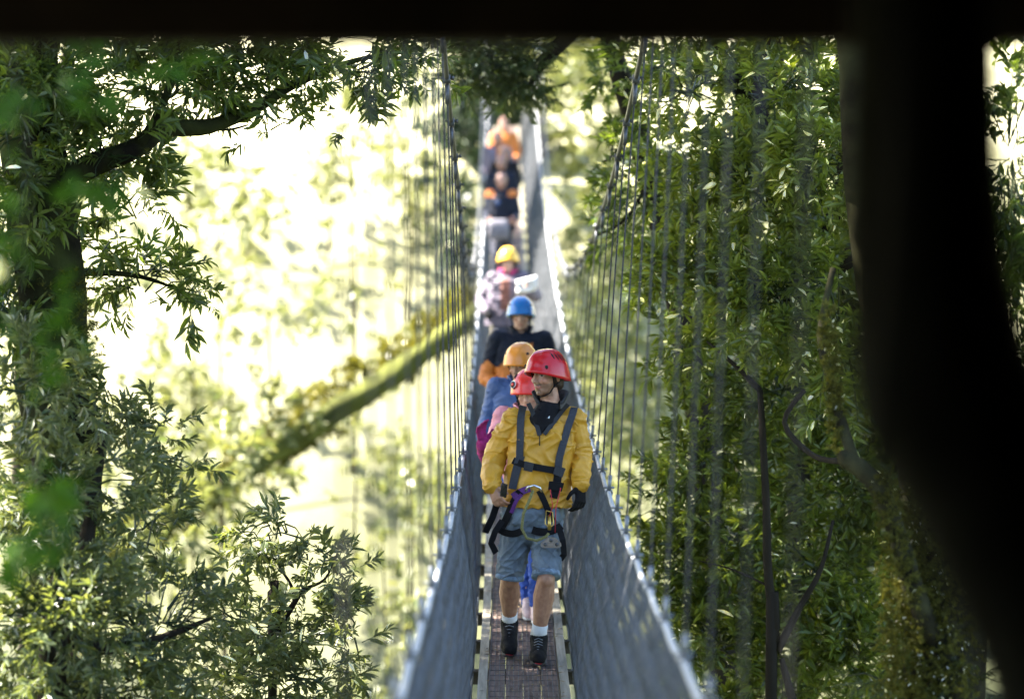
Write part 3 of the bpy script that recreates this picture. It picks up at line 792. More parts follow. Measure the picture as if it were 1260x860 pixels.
def paint(o, H, sc, beard, hairc=(.03, .018, .012), skin=(.44, .25, .17)):
    """vertex colours of brows, eyes, lips and stubble: the skin's own colours"""
    a = co(o); n = len(a)
    Hi = np.array(H.inverted())
    l = (a @ Hi[:3, :3].T + Hi[:3, 3]) / sc
    C = np.ones((n, 4), dtype=np.float32); C[:, :3] = skin
    x, y, z = l[:, 0], l[:, 1], l[:, 2]
    face = (y < -.045) & (np.abs(z) < .13)
    def mix(mask, c, k=1.):
        C[mask, :3] = C[mask, :3] * (1 - k) + np.array(c) * k
    cheeks = face & (np.hypot(np.abs(x) - .04, z + .03) < .02); mix(cheeks, (.60, .27, .20), .4)
    if beard:
        m = (y < .0) & (z < -.045) & (z > -.125) & (np.abs(x) < .07); mix(m, (.12, .075, .05), .5 * beard)
        mu = face & (np.abs(x) < .028) & (z > -.058) & (z < -.045); mix(mu, (.07, .04, .03), .7 * beard)
        go = face & (np.abs(x) < .02) & (z < -.078) & (z > -.105); mix(go, (.09, .055, .04), .5 * beard)
    lips = face & (np.abs(x) < .022) & (z < -.058) & (z > -.075); mix(lips, (.42, .15, .13), .7)
    br = face & (np.abs(np.abs(x) - .030) < .019) & (np.abs(z - .021 + (np.abs(x) - .03) * .2) < .0055); mix(br, hairc, .85)
    ew = face & (((np.abs(x) - .030) / .014) ** 2 + ((z - .003) / .0062) ** 2 < 1.); mix(ew, (.55, .5, .48), .8)
    ir = face & (np.hypot(np.abs(x) - .030, z - .003) < .0062); mix(ir, (.02, .015, .012), .95)
    lid = face & (np.abs(np.abs(x) - .030) < .016) & (np.abs(z - .0105) < .0028); mix(lid, (.10, .055, .04), .8)
    at = o.data.attributes.new('paint', 'FLOAT_COLOR', 'POINT'); at.data.foreach_set('color', C.ravel())

def skinmat():
    m = M['skin']; nt = m.node_tree; N = nt.nodes; L = nt.links
    b = N['Principled BSDF']; a = N.new('ShaderNodeAttribute'); a.attribute_name = 'paint'
    L.new(a.outputs['Color'], b.inputs['Base Color'])
    ns = N.new('ShaderNodeTexNoise'); ns.inputs['Scale'].default_value = 28; ns.inputs['Detail'].default_value = 8
    tc = N.new('ShaderNodeTexCoord'); L.new(tc.outputs['Object'], ns.inputs['Vector'])
    cr = N.new('ShaderNodeValToRGB'); cr.color_ramp.elements[0].position = .3; cr.color_ramp.elements[1].position = .7
    cr.color_ramp.elements[0].color = (.72, .62, .58, 1); cr.color_ramp.elements[1].color = (1.1, 1.05, 1.0, 1); L.new(ns.outputs['Fac'], cr.inputs[0])
    mx = N.new('ShaderNodeMix'); mx.data_type = 'RGBA'; mx.blend_type = 'MULTIPLY'; mx.inputs[0].default_value = 1
    L.new(a.outputs['Color'], mx.inputs[6]); L.new(cr.outputs[0], mx.inputs[7]); L.new(mx.outputs[2], b.inputs['Base Color'])
    b.inputs['Subsurface Weight'].default_value = .08; b.inputs['Subsurface Radius'].default_value = (.012, .004, .002)
    b.inputs['Subsurface Scale'].default_value = 1.
skinmat()

def helmet(root, H, sc, m, kind=0, strap=True):
    n, k = 44, 18
    def surf(az, t, off=0.):
        # az 0 = front (-y)
        fx, fy = math.sin(az), -math.cos(az)
        f = (1 - fy * 1) / 2
        zr = .030 * (.5 - .5 * fy) - .052 * (.5 + .5 * fy)          # rim high at front, low behind
        zr -= .012 * abs(fx) ** 2
        top = .152
        st, ct = math.sin(t), math.cos(t)
        r = st ** .86
        flare = max(0, (t / (math.pi / 2) - .86) / .14)
        ex = .003 * flare * (1 + 4.0 * max(0, -fy) ** 3)
        x = fx * ((.119 + off) * r + ex); y = fy * ((.146 + off) * r + ex) + .010
        z = zr + (top + off - zr) * ct ** .95 if ct > 1e-6 else zr
        ridge = .004 * math.exp(-((abs(x) - .035) / .012) ** 2) * (st * ct) * 2
        return Vector((x, y, z + ridge - .004 * flare * max(0, -fy)))
    V = []
    for j in range(k + 1):
        t = math.pi / 2 * (j / k)
        for i in range(n): V.append(surf(2 * math.pi * i / n, max(t, .001)))
    for j in range(k, -1, -1):
        t = math.pi / 2 * (j / k)
        for i in range(n):
            p = surf(2 * math.pi * i / n, max(t, .001), -.008); p.z = max(p.z, V[k * n + i].z) if j == k else p.z; V.append(p)
    rows = 2 * (k + 1)
    Q = [[j * n + i, j * n + (i + 1) % n, (j + 1) * n + (i + 1) % n, (j + 1) * n + i] for j in range(rows - 1) for i in range(n)]
    W = [tuple(H @ (v * sc)) for v in V]
    hm = mesh_np('helmet', W, Q, None, m, root)
    rot = np.array(H.to_3x3())
    # vents
    spots = [(s * (1.15 + .26 * i), .70 + .03 * i) for s in (-1, 1) for i in range(4)] if kind != 2 else [(s * 1.0, .95) for s in (-1, 1)] + [(s * 1.9, 1.0) for s in (-1, 1)]
    for az, t in spots:
        mb = MB()
        if kind != 2:
            a = surf(az - .05, t - .17); b = surf(az + .10, t + .16)
            pts = [H @ (a * sc), H @ (surf(az + .02, t) * sc), H @ (b * sc)]
            mb.tube(pts, [.0025 * sc, .0058 * sc, .003 * sc], 8)
        else:
            mb.ell(tuple(H @ (surf(az, t) * sc)), np.array((.012, .012, .009)) * sc, rot)
        mb.build('vent', M['vent'], hm)
    if kind == 0:
        for s in (-1, 1):   # lamp clip
            mb = MB(); mb.ell(tuple(H @ (surf(s * .78, 1.28) * sc)), np.array((.012, .008, .012)) * sc, rot); mb.build('lamp_clip', M['vent'], hm)
    if strap:
        mb = MB()
        for s in (-1, 1):
            chin = Vector((s * .030, -.062, -.118))
            for st in (Vector((s * .084, -.045, .012)), Vector((s * .088, .045, -.02))):
                j = Vector((s * .072, -.018, -.062))
                mb.tube([H @ (st * sc), H @ ((st + j) / 2 * sc + Vector((0, 0, 0))), H @ (j * sc)], .0038 * sc, 6)
            mb.tube([H @ (Vector((s * .072, -.018, -.062)) * sc), H @ (Vector((s * .058, -.042, -.100)) * sc), H @ (chin * sc), H @ (Vector((0, -.066, -.124)) * sc)], .0042 * sc, 6)
            mb.ell(tuple(H @ (Vector((s * .074, -.018, -.062)) * sc)), .008 * sc)
        mb.build('chin_strap', M['black'], hm)
    return hm

def limbcone(mb, pts, rads):
    for i in range(len(pts) - 1): mb.cone(pts[i], pts[i + 1], rads[i], rads[i + 1])

def shoe(root, ankle, toe_dir, ground, m, sc=1., pitch=0., accent=None):
    a = Vector(ankle); d = Vector((toe_dir[0], toe_dir[1], 0)).normalized()
    s = Vector((-d.y, d.x, 0))
    base = Vector((a.x, a.y, ground))
    def pt(f, side, up):    # f from heel -.06 to toe .22
        lift = pitch * max(0, (.15 - f))
        return base + d * f * sc + s * side * sc + Vector((0, 0, up * sc + lift))
    mb = MB()
    mb.cone(pt(-.035, 0, .045), pt(.10, 0, .045), .040 * sc, .047 * sc); mb.cone(pt(.10, .0, .040), pt(.165, .006, .034), .047 * sc, .036 * sc)
    mb.cone(pt(-.012, 0, .05), pt(-.002, 0, .118), .044 * sc, .049 * sc); mb.cone(pt(.015, 0, .085), pt(.10, 0, .055), .044 * sc, .036 * sc)
    o = blob('shoe', mb, m, root, .007, 2)
    v = co(o)
    f = (v[:, :3] - np.array(base)) @ np.array(d)
    fl = ground + pitch * np.maximum(0, .15 * sc - f) + .016
    v[:, 2] = np.maximum(v[:, 2], fl); setco(o, v)
    mb = MB()
    n = 24; V = []
    for zz in (0, .012, .020):
        for i in range(n):
            t = 2 * math.pi * i / n
            f_ = .058 + .135 * math.cos(t); w = (.040 + .010 * math.cos(t)) * math.sin(t)
            V.append(tuple(pt(f_, w, zz + .001)))
    V.append(tuple(pt(.06, 0, .001)))
    Q = [[j * n + i, j * n + (i + 1) % n, (j + 1) * n + (i + 1) % n, (j + 1) * n + i] for j in range(2) for i in range(n)]
    T = [[3 * n, (i + 1) % n, i] for i in range(n)]
    mb.add(V, Q, T); mb.build('sole', M['sole'] if accent is None else accent, o)
    mb = MB()
    for i in range(5):
        f_ = .045 + i * .020; up = .122 - i * .0115
        mb.tube([pt(f_, -.022, up - .008), pt(f_ + .008, 0, up + .003), pt(f_, .022, up - .008)], .0028 * sc, 5)
    mb.build('lace', M['white'] if m is not M['shoe'] else M['steel'], o)
    if accent is None and m is M['shoe']:
        mb = MB(); mb.ell(tuple(pt(.178, .005, .020)), (.024 * sc, .018 * sc, .014 * sc)); mb.build('toe_cap', M['redsole'], o)
    return o

root_sleeves = {}
def person(label, cat, base, J, st, group=None):
    """J: joints local to base; st: style"""
    root = empty('person', base, label, cat, group)
    g = lambda k: Vector(J[k])
    sc = st.get('sc', 1.)
    vx = st.get('voxel', .008)
    H = head_mat(g('head'), J.get('yaw', 0), J.get('pitch', 0), J.get('roll', 0))
    hs = st.get('hs', 1.)
    # body
    mb = MB()
    head_pieces(mb, H, hs)
    mb.cone(g('head') + Vector((0, .02, -.05)), g('neck'), .054 * hs, .058 * hs)
    mb.cone(g('neck'), (g('shL') + g('shR')) / 2 + Vector((0, 0, -.04)), .058, .085)
    pel = (g('hipL') + g('hipR')) / 2
    chest = (g('shL') + g('shR')) / 2
    mb.cone(chest + Vector((0, 0, -.1)), pel, .11 * sc, .11 * sc)
    for s in 'LR':
        limbcone(mb, [chest + Vector((0, 0, -.06)), g('sh' + s), g('el' + s), g('wr' + s)], [.06 * sc, .048 * sc, .036 * sc, .026 * sc])
        if J.get('bare' + s, True):
            hd = J['hand' + s]; hand(mb, J['wr' + s], *hd[:3], sc=hs, curl=hd[3])
        kn, an = g('kn' + s), g('an' + s)
        calf = kn + (an - kn) * .33 + Vector((0, .018, 0))
        limbcone(mb, [pel, g('hip' + s), kn], [.09 * sc, .08 * sc, .052 * sc])
        mb.ell(kn + Vector((0, -.012, .0)), (.050 * sc, .045 * sc, .055 * sc))
        limbcone(mb, [kn, calf, kn + (an - kn) * .7, an], [.052 * sc, .064 * sc, .048 * sc, .038 * sc])
    body = blob('body', mb, M['skin'], root, st.get('bvoxel', .007), 2)
    paint(body, H, hs, st.get('beard', 0), skin=st.get('skin', (.44, .25, .17)))
    # jacket
    mb = MB()
    jw = st.get('jw', .20); bulk = st.get('bulk', 1.)
    ct, pl = chest, pel
    hem = Vector(J.get('hem', pel + Vector((0, 0, -.02))))
    rings = []
    for f, w, dp in ((-.03, .30, .55), (.03, .70, .72), (.10, .92, .9), (.22, 1., 1.), (.40, .98, 1.05), (.62, .95, 1.02), (.85, .98, 1.), (1.0, 1.02, 1.02)):
        c = ct * (1 - f) + hem * f
        rings.append((c.x, c.y, c.z + .02, jw * w * bulk, .125 * dp * bulk))
    mb.loft(rings)
    if st.get('gap', .5) < .6: mb.cone(g('neck') + Vector((0, .01, 0.0)), ct + Vector((0, 0, -.03)), .068, .10)
    else: mb.cone(g('neck') + Vector((0, .03, -.05)), ct + Vector((0, 0.01, -.05)), .060, .10)
    sr = st.get('sleeve', (.070, .060, .048))
    for s in 'LR': limbcone(mb, [ct + Vector((0, 0, -.05)), g('sh' + s)], [.085 * bulk, sr[0] * .98])
    jk = blob('jacket', mb, st['jacket'], root, vx, st.get('jsm', 3), st.get('wrinkle', (.007, 12, 15, 1.)))
    slv = []
    for s in 'LR':
        mb = MB()
        a_, e_, w_ = g('sh' + s), g('el' + s), g('wr' + s)
        limbcone(mb, [a_, a_ + (e_ - a_) * .5, e_, e_ + (w_ - e_) * .5, w_], [sr[0], (sr[0] + sr[1]) / 2, sr[1], (sr[1] + sr[2]) * .53, sr[2]])
        w2 = st.get('wrinkle', (.007, 12, 15, 1.))
        slv.append(blob('sleeve', mb, st['jacket'], root, vx, 2, (w2[0] * .8, w2[1] * .7, w2[2] * 1.5, w2[3] + 5)))
    root_sleeves[root.name] = slv
    if st.get('gap', .5) > .6:
        mb = MB(); mb.cone(g('neck') + Vector((0, .008, -.012)), ct + Vector((0, -.02, -.02)), .063, .105); blob('undershirt', mb, M['black'], root, .007, 2)
    # collar: open ring round the neck
    mb = MB()
    nk = g('neck')
    cz = J.get('collar_lift', 0)
    for rr, z0, z1 in ((st.get('cr', .072), -.035, .035),):
        V = []; n = 30
        gap = st.get('gap', .5)
        for j, zz in enumerate(np.linspace(z0, z1, 4)):
            for i in range(n + 1):
                a = -math.pi / 2 + gap * (1 + .25 * j) + (2 * math.pi - 2 * gap * (1 + .25 * j)) * i / n
                V.append((nk.x + math.cos(a) * (rr + .010 * j), nk.y + .01 + math.sin(a) * (rr + .008 * j), nk.z + zz + .012 * math.sin(a) + cz))
        Q = [[j * (n + 1) + i, j * (n + 1) + i + 1, (j + 1) * (n + 1) + i + 1, (j + 1) * (n + 1) + i] for j in range(3) for i in range(n)]
        mb.add(V, Q)
    cl = mb.build('collar', st.get('collar', st['jacket']), root)
    cl.parent = None; baked(cl, [('SOLIDIFY', dict(thickness=.012)), ('SUBSURF', dict(levels=1, render_levels=1))]); cl.parent = root
    # cuffs
    for s in 'LR':
        mb = MB(); w = g('wr' + s); e = g('el' + s); d = (e - w).normalized()
        sr = st.get('sleeve', (.078, .066, .052))[2]
        mb.tube([w - d * (sr * .55), w - d * (sr * .2), w + d * .03], [sr * .86, sr * .98, sr * 1.02], 16)
        mb.build('cuff', st.get('cuff', st['jacket']), root)
    # legs
    mb = MB()
    mb.cone(pel + Vector((-.06, 0, .04)), pel + Vector((.06, 0, .04)), .125 * sc, .125 * sc)
    mb.cone(pel + Vector((-.05, 0, -.05)), pel + Vector((.05, 0, -.05)), .108 * sc, .108 * sc)
    for s in 'LR':
        hp, kn, an = g('hip' + s), g('kn' + s), g('an' + s)
        if st.get('shorts'):
            e = kn + (hp - kn) * st['shorts'].get(s, .0) 
            mb.cone(hp + Vector((0, 0, -.02)), (hp + e) / 2, .098, .090); mb.cone((hp + e) / 2, e, .090, .083)
        else:
            limbcone(mb, [hp, kn, (kn + an) / 2 + Vector((0, .01, 0)), an + Vector((0, 0, .02))], [.098 * sc, .070 * sc, .064 * sc, .056 * sc])
    tr = blob('shorts' if st.get('shorts') else 'trousers', mb, st['legs'], root, vx, 2, (.009, 13, 15, 4.))
    if st.get('shorts'):
        # trim the rounded ends into straight hems, with a thick frayed band
        v = co(tr)
        for s in 'LR':
            hp, kn = g('hip' + s), g('kn' + s)
            e = kn + (hp - kn) * st['shorts'].get(s, 0.); d = (kn - hp).normalized()
            nearer = np.linalg.norm((v - np.array(e))[:, :2], axis=1) < .105
            t = (v - np.array(e)) @ np.array(d)
            m_ = nearer & (t > 0)
            v[m_] -= np.outer(t[m_], np.array(d))
            mb = MB(); mb.tube([e - d * .024, e - d * .008, e + d * .006], [.0835, .086, .086], 26, jitter=.05)
            mb.build('hem', M['denimhem'], tr)
        setco(tr, v)
    for s in 'LR':
        an, kn = g('an' + s), g('kn' + s)
        if st.get('sock'):
            d = (kn - an).normalized(); mb = MB()
            mb.tube([an - d * .02, an + d * .03, an + d * .062, an + d * .070], [.050, .046, .0475, .042], 16); mb.build('sock', M['sock'], root)
        fp = J.get('foot' + s, (0, -1, 0))
        shoe(root, an, fp, J.get('gz' + s, 0.), st['shoe'], sc * st.get('shoesc', 1.), fp[2], st.get('accent'))
    for s in 'LR':
        if not J.get('bare' + s, True):
            mb = MB(); hd = J['hand' + s]
            hand(mb, J['wr' + s], *hd[:3], sc=hs * 1.12, curl=hd[3]); w = g('wr' + s); e = g('el' + s)
            mb.cone(w, w + (e - w).normalized() * .03, .030, .036)
            blob('glove', mb, st.get('glove', M['black']), root, .005, 1)
    # hair
    mb = MB()
    rot = np.array(H.to_3x3())
    for c, r in st.get('hair', [((0, .035, .0), (.081, .082, .085)), ((0, .075, -.045), (.055, .035, .05))]):
        mb.ell(tuple(H @ (Vector(c) * hs)), np.array(r) * hs, rot)
    blob('hair', mb, M['hair'], root, .006, 1, (.004, 40, 18, 2.))
    if st.get('helmet'):
        helmet(root, H, hs, st['helmet'], st.get('hkind', 0))
    return root, H, jk, tr, body

def ribbon(pts, nrms, width, thick, name, m, parent, rel):
    """band of webbing along world points"""
    V = []; n = len(pts)
    for i in range(n):
        t = (pts[min(i + 1, n - 1)] - pts[max(i - 1, 0)]).normalized()
        nn = nrms[i]; s = t.cross(nn).normalized(); nn = s.cross(t).normalized()
        for a, b in ((-1, 0), (-1, 1), (1, 1), (1, 0)):
            V.append(pts[i] + s * (a * width / 2) + nn * (b * thick) - rel)
    Q = [[4 * i + k, 4 * i + (k + 1) % 4, 4 * (i + 1) + (k + 1) % 4, 4 * (i + 1) + k] for i in range(n - 1) for k in range(4)]
    Q += [[0, 3, 2, 1], [4 * n - 4, 4 * n - 3, 4 * n - 2, 4 * n - 1]]
    return mesh_np(name, [tuple(v) for v in V], Q, None, m, parent, False)

def resample(pts, step):
    out = []
    for a, b in zip(pts[:-1], pts[1:]):
        n = max(1, int(math.dist(a, b) / step))
        for k in range(n): out.append([a[i] + (b[i] - a[i]) * k / n for i in range(len(a))])
    out.append(list(pts[-1])); return out

def project(uv, trees, Yd, off):
    """lay photo positions on the clothing surface"""
    pts = []; nr = []
    for u, v in resample(uv, 3):
        d = P(u, v, 1.).normalized()
        best = None
        for bt in trees:
            h = bt.ray_cast(Vector((0, 0, 0)), d)
            if h[0] is not None and (best is None or h[3] < best[3]): best = h
        if best is None:
            p = P(u, v, Yd); n = Vector((0, -1, 0))
        else:
            p = best[0]; n = best[1]
            if n.dot(d) > 0: n = -n
        pts.append(p); nr.append((n + Vector((0, -.6, 0))).normalized())
    for _ in range(8):
        q = list(pts)
        for i in range(1, len(pts) - 1): q[i] = pts[i] * .5 + (pts[i - 1] + pts[i + 1]) * .25
        q2 = list(nr)
        for i in range(1, len(pts) - 1): q2[i] = (nr[i] * .5 + (nr[i - 1] + nr[i + 1]) * .25).normalized()
        pts, nr = q, q2
    return [p + n * off for p, n in zip(pts, nr)], nr

def bvh(o, rel):
    v = co(o) + np.array(rel)
    return BVHTree.FromPolygons([tuple(map(float, x)) for x in v], [tuple(p.vertices) for p in o.data.polygons])

# ---- the man in front
Y0 = 15.0
B0 = Vector((.095, Y0, deck_z(Y0) + .008))
def L(u, v, dy=0.): return P(u, v, Y0 + dy) - B0
J = dict(head=L(673, 461, -.02), neck=L(677, 493, .01), shL=L(633, 516, .0), shR=L(706, 516, .0), elL=L(608, 560, .04), elR=L(716, 560, .04),
         wrL=L(605, 598, -.10), wrR=L(714, 596, -.08), hipL=L(637, 640), hipR=L(673, 640), knL=L(627, 712, .02), knR=L(672, 712, -.17),
         anL=L(627, 764, .20), anR=L(663, 780, -.08), hem=L(659, 627, .0), collar_lift=.018, yaw=-R(43), pitch=R(3),
         handL=((.35, -.35, -.85), (.5, .75, .1), (.3, -.9, .3), .55), handR=((.0, -.25, -1), (-.55, .6, .1), (-.3, -1, 0), .5), bareR=False,
         footL=(-.02, -1, .28), footR=(-.05, -1, .0), gzL=deck_z(15.2) - B0.z + .008, gzR=deck_z(14.9) - B0.z + .008)
man, HM, jk, sh_, bd = person('man in a mustard yellow jacket and red helmet walking in front', 'person', B0, J,
    dict(jacket=M['yellow'], collar=M['collar'], legs=M['denim'], shoe=M['shoe'], sock=True, shoesc=1.12, shorts=dict(L=.02, R=.04), helmet=M['red'], beard=1., voxel=.0055, bvoxel=.0042,
         jw=.205, wrinkle=(.013, 8.5, 9.5, 3.), jsm=3, sleeve=(.070, .068, .052), cr=.084, gap=.72, cuff=M['yellow'], glove=M['black'],
         hair=[((0, .035, .0), (.080, .080, .085)), ((0, .078, -.05), (.055, .035, .055)), ((.07, .03, -.03), (.016, .03, .04)), ((-.07, .03, -.03), (.016, .03, .04))]))
# open neck of the jacket: black top, white tee, zip
rel = B0
bts = [bvh(jk, B0)] + [bvh(q, B0) for q in root_sleeves[man.name]]; bt_all = bts + [bvh(sh_, B0)]
def strap(uv, w, m, name, off=.011, th=.004, parent=None, trees=None):
    p, n = project(uv, trees or bts, Y0 - .1, off)
    return ribbon(p, n, w, th, name, M[m], parent or man, rel)
def patch(poly, m, name, off, parent=None):
    """fan patch laid on the jacket"""
    c = (sum(p[0] for p in poly) / len(poly), sum(p[1] for p in poly) / len(poly))
    V = []; T = []; Q = []
    edge = resample(poly + [poly[0]], 2.5)[:-1]; n = len(edge); rings = 5
    for j in range(rings + 1):
        f = 1 - j / (rings + .3)
        for e in edge:
            u, v = c[0] + (e[0] - c[0]) * f, c[1] + (e[1] - c[1]) * f
            d = P(u, v, 1.).normalized(); h = bts[0].ray_cast(Vector((0, 0, 0)), d)
            p = h[0] if h[0] is not None else P(u, v, Y0 - .1)
            V.append(tuple(p - d * (off if j else off * .2) - rel))
    Q = [[j * n + i, j * n + (i + 1) % n, (j + 1) * n + (i + 1) % n, (j + 1) * n + i] for j in range(rings) for i in range(n)]
    Q_last = [list(range(rings * n, rings * n + n))]
    o = mesh_np(name, V, Q, None, M[m], parent or man)
    return o
patch([(663, 503), (691, 503), (686, 510), (673, 526), (665, 536), (663, 524), (661, 509)], 'black', 'undershirt_front', .012)
patch([(671, 508), (678, 507), (676, 517), (673, 515)], 'white', 'tee_neckline', .026)
strap([(650, 496), (658, 514), (664, 536)], .026, 'collar', 'facing', .008, .006)
strap([(699, 497), (688, 512), (669, 534)], .024, 'collar', 'facing', .008, .006)
strap([(664, 536), (664, 548)], .006, 'collar', 'zip', .006, .003)
strap([(644, 499), (641, 509), (641, 534), (640, 563)], .043, 'webbing', 'shoulder_strap')
strap([(707, 503), (704, 511), (697, 528), (688, 562), (686, 576)], .043, 'webbing', 'shoulder_strap')
cs = strap([(632, 567), (652, 573), (672, 578), (692, 580)], .040, 'black', 'chest_strap', .010)
strap([(641, 560), (636, 578), (631, 602)], .050, 'webbing', 'lower_strap', .008)
strap([(687, 578), (685, 592), (683, 606), (680, 612)], .048, 'black', 'lower_strap', .010)
strap([(646, 572), (656, 575)], .052, 'collar', 'buckle', .014, .010)
strap([(681, 578), (692, 581)], .056, 'collar', 'buckle', .014, .010)
strap([(676, 596), (690, 598)], .05, 'black', 'buckle', .016, .012)
strap([(663, 603), (668, 612), (673, 626), (679, 640)], .036, 'black', 'belt_strap', .014, .005, trees=bt_all)
strap([(641, 604), (634, 616), (626, 634), (618, 650)], .044, 'black', 'belt_strap', .016, .005, trees=bt_all)
strap([(632, 612), (642, 603), (652, 600)], .040, 'purple', 'belay_loop', .020, .006)
strap([(641, 607), (634, 620), (629, 630)], .022, 'purple', 'belay_loop', .026, .006)
strap([(613, 650), (622, 656), (634, 657), (645, 652)], .040, 'black', 'leg_loop', .010, .005, trees=bt_all)
strap([(655, 652), (668, 656), (680, 654), (690, 648)], .045, 'black', 'leg_loop', .010, .005, trees=bt_all)
# hanging tails
def hang(pts, w, m, name):
    q = [L(u, v, dy) + B0 for u, v, dy in resample([tuple(p) for p in pts], 4)]
    return ribbon(q, [Vector((.35, -1, .1)).normalized()] * len(q), w, .004, name, M[m], man, rel)
hang([(612, 618, -.05), (606, 636, -.06), (597, 655, -.05)], .040, 'black', 'strap_tail')
hang([(618, 640, -.16), (609, 654, -.17), (604, 668, -.16), (610, 680, -.13)], .036, 'black', 'strap_tail')
hang([(688, 650, -.14), (692, 664, -.16), (694, 682, -.15), (689, 688, -.14)], .036, 'black', 'strap_tail')
# metalwork
mb = MB()
mb.tube([L(647, 604, -.20), L(650, 599, -.215), L(657, 597, -.22), L(664, 600, -.215), L(667, 605, -.20)], .008, 8); mb.build('carabiner', M['silver'], man)
mb = MB()
mb.tube([L(656, 603, -.21), L(651, 616, -.22), L(644, 632, -.24), L(642, 650, -.24), L(648, 662, -.24), L(660, 665, -.24), L(672, 660, -.23), L(675, 656, -.22)], .0085, 8); mb.build('lanyard', M['olive'], man)
mb = MB(); mb.tube([L(676, 634, -.18), L(676, 652, -.2)], .011, 8)
mb.tube([L(672, 628, -.17), L(680, 630, -.17), L(681, 645, -.19), L(676, 650, -.2), L(671, 644, -.19), L(672, 628, -.17)], .004, 6); mb.build('carabiner', M['gold'], man)
# pulley plate with three holes
cpl = L(678, 667, -.23)
def plate():
    out = [(-.060, -.022), (-.045, -.032), (.045, -.032), (.060, -.022), (.058, -.004), (.020, .030), (-.020, .030), (-.058, -.004)]
    mb = MB()
    V = [(cpl.x + x, cpl.y - .004, cpl.z + z) for x, z in out] + [(cpl.x + x, cpl.y + .004, cpl.z + z) for x, z in out]
    n = len(out)
    Q = [[i, (i + 1) % n, n + (i + 1) % n, n + i] for i in range(n)]
    V += [(cpl.x, cpl.y - .004, cpl.z), (cpl.x, cpl.y + .004, cpl.z)]
    T = [[2 * n, (i + 1) % n, i] for i in range(n)] + [[2 * n + 1, n + i, n + (i + 1) % n] for i in range(n)]
    mb.add(V, Q, T); o = mb.build('pulley_plate', M['silver'], man, False)
    for x, z in ((-.034, -.012), (.034, -.012), (0, .012)):
        m2 = MB(); m2.tube([(cpl.x + x, cpl.y - .008, cpl.z + z), (cpl.x + x, cpl.y + .006, cpl.z + z)], .011, 12); q = m2.build('wheel', M['darksteel'], o)
plate()
mb = MB(); mb.tube([L(677, 602, -.2), L(680, 622, -.2), L(676, 636, -.19)], .0025, 5); mb.tube([L(690, 600, -.19), L(684, 625, -.2), L(683, 655, -.2)], .0025, 5); mb.build('cord', M['redcloth'], man)
# phone in his bare hand
ph = empty('phone', B0 + L(620, 603, -.19), 'black phone held in the bare hand of the man in yellow', 'phone')
rt = np.array(Euler((R(12), R(14), R(-30))).to_matrix())
mb = MB(); mb.box((0, 0, 0), (.020, .006, .042), rt)
o = mb.build('case', M['phone'], ph, False); o.parent = None; baked(o, [('BEVEL', dict(width=.003, segments=2))]); o.parent = ph
mb = MB(); mb.box((.002, -.0065, 0), (.017, .0012, .038), rt); mb.build('screen', M['phone'], ph, False)

def colour_zone(o, test, m):
    o.data.materials.append(m); k = len(o.data.materials) - 1
    c = co(o)
    for p in o.data.polygons:
        v = c[p.vertices[0]]
        if test(v): p.material_index = k
# ---- the others
def walker(h=1.70, lean=0., stride=.16, fw='L', armL=None, armR=None, yaw=0., pitch=.1, slope=0., **k):
    s = h / 1.75
    j = dict(head=(0, -.03 - lean, 1.60 * s), neck=(0, 0 - lean * .8, 1.475 * s), shL=(-.17 * s, 0, 1.40 * s), shR=(.17 * s, 0, 1.40 * s),
             elL=(-.235 * s, .03, 1.13 * s), elR=(.235 * s, .03, 1.13 * s), wrL=(-.20 * s, -.17, 1.02 * s), wrR=(.20 * s, -.17, 1.02 * s),
             hipL=(-.085 * s, 0, .90 * s), hipR=(.085 * s, 0, .90 * s), hem=(0, 0, .84 * s), yaw=yaw, pitch=pitch,
             handL=((.2, -.9, -.3), (.9, 0, -.2), (0, -.2, 1), .6), handR=((-.2, -.9, -.3), (-.9, 0, -.2), (0, -.2, 1), .6))
    f = {'L': (-stride, stride), 'R': (stride, -stride)}[fw]
    for q, d in zip('LR', f):
        x = (-.08 if q == 'L' else .08) * s
        j['kn' + q] = (x, d * .7 - .05, .50 * s); j['an' + q] = (x, d + .03, .095 + (slope * d))
        j['gz' + q] = slope * d; j['foot' + q] = (0, -1, .25 if d > 0 else 0)
    j.update(k); return j
def place(u, Y): 
    p = P(u, 430, Y); return Vector((p.x, Y, deck_z(Y) + .008))
GRP = 'walkers in line on the bridge'

B = place(650, 16.35); h_ = 1.62
girl, HG, gj, *_ = person('child in a scarlet helmet and pink jacket half hidden behind the man in yellow', 'person', B,
    walker(1.60, fw='R', stride=.14, yaw=-R(8), pitch=R(14), wrL=(-.285, -.20, 1.14), elL=(-.25, .02, 1.02), shL=(-.16, 0, 1.31), handL=((-.15, -.2, .95), (.6, -.7, 0), (.7, -.3, 0), .35), bareL=False, hipL=(-.07, 0, .84), hipR=(.07, 0, .84),
           anL=(.0, .12, .09), knL=(-.0, .06, .46), anR=(.055, -.05, .09), knR=(.06, -.08, .46)),
    dict(jacket=M['pink'], collar=M['pink'], legs=M['jeans'], shoe=M['sneaker'], accent=M['white'], helmet=M['redb'], hs=.95, sc=.9, jw=.17, wrinkle=(.006, 12, 15, 1.), glove=M['magenta'], skin=(.58, .37, .28),
         sleeve=(.066, .056, .046), hair=[((0, .03, .0), (.080, .082, .082)), ((.06, .03, -.06), (.022, .035, .06)), ((-.06, .03, -.06), (.022, .035, .06))], cuff=M['magenta']))
for q_ in root_sleeves[girl.name]: colour_zone(q_, lambda v: v[2] < 1.2, M['magenta'])
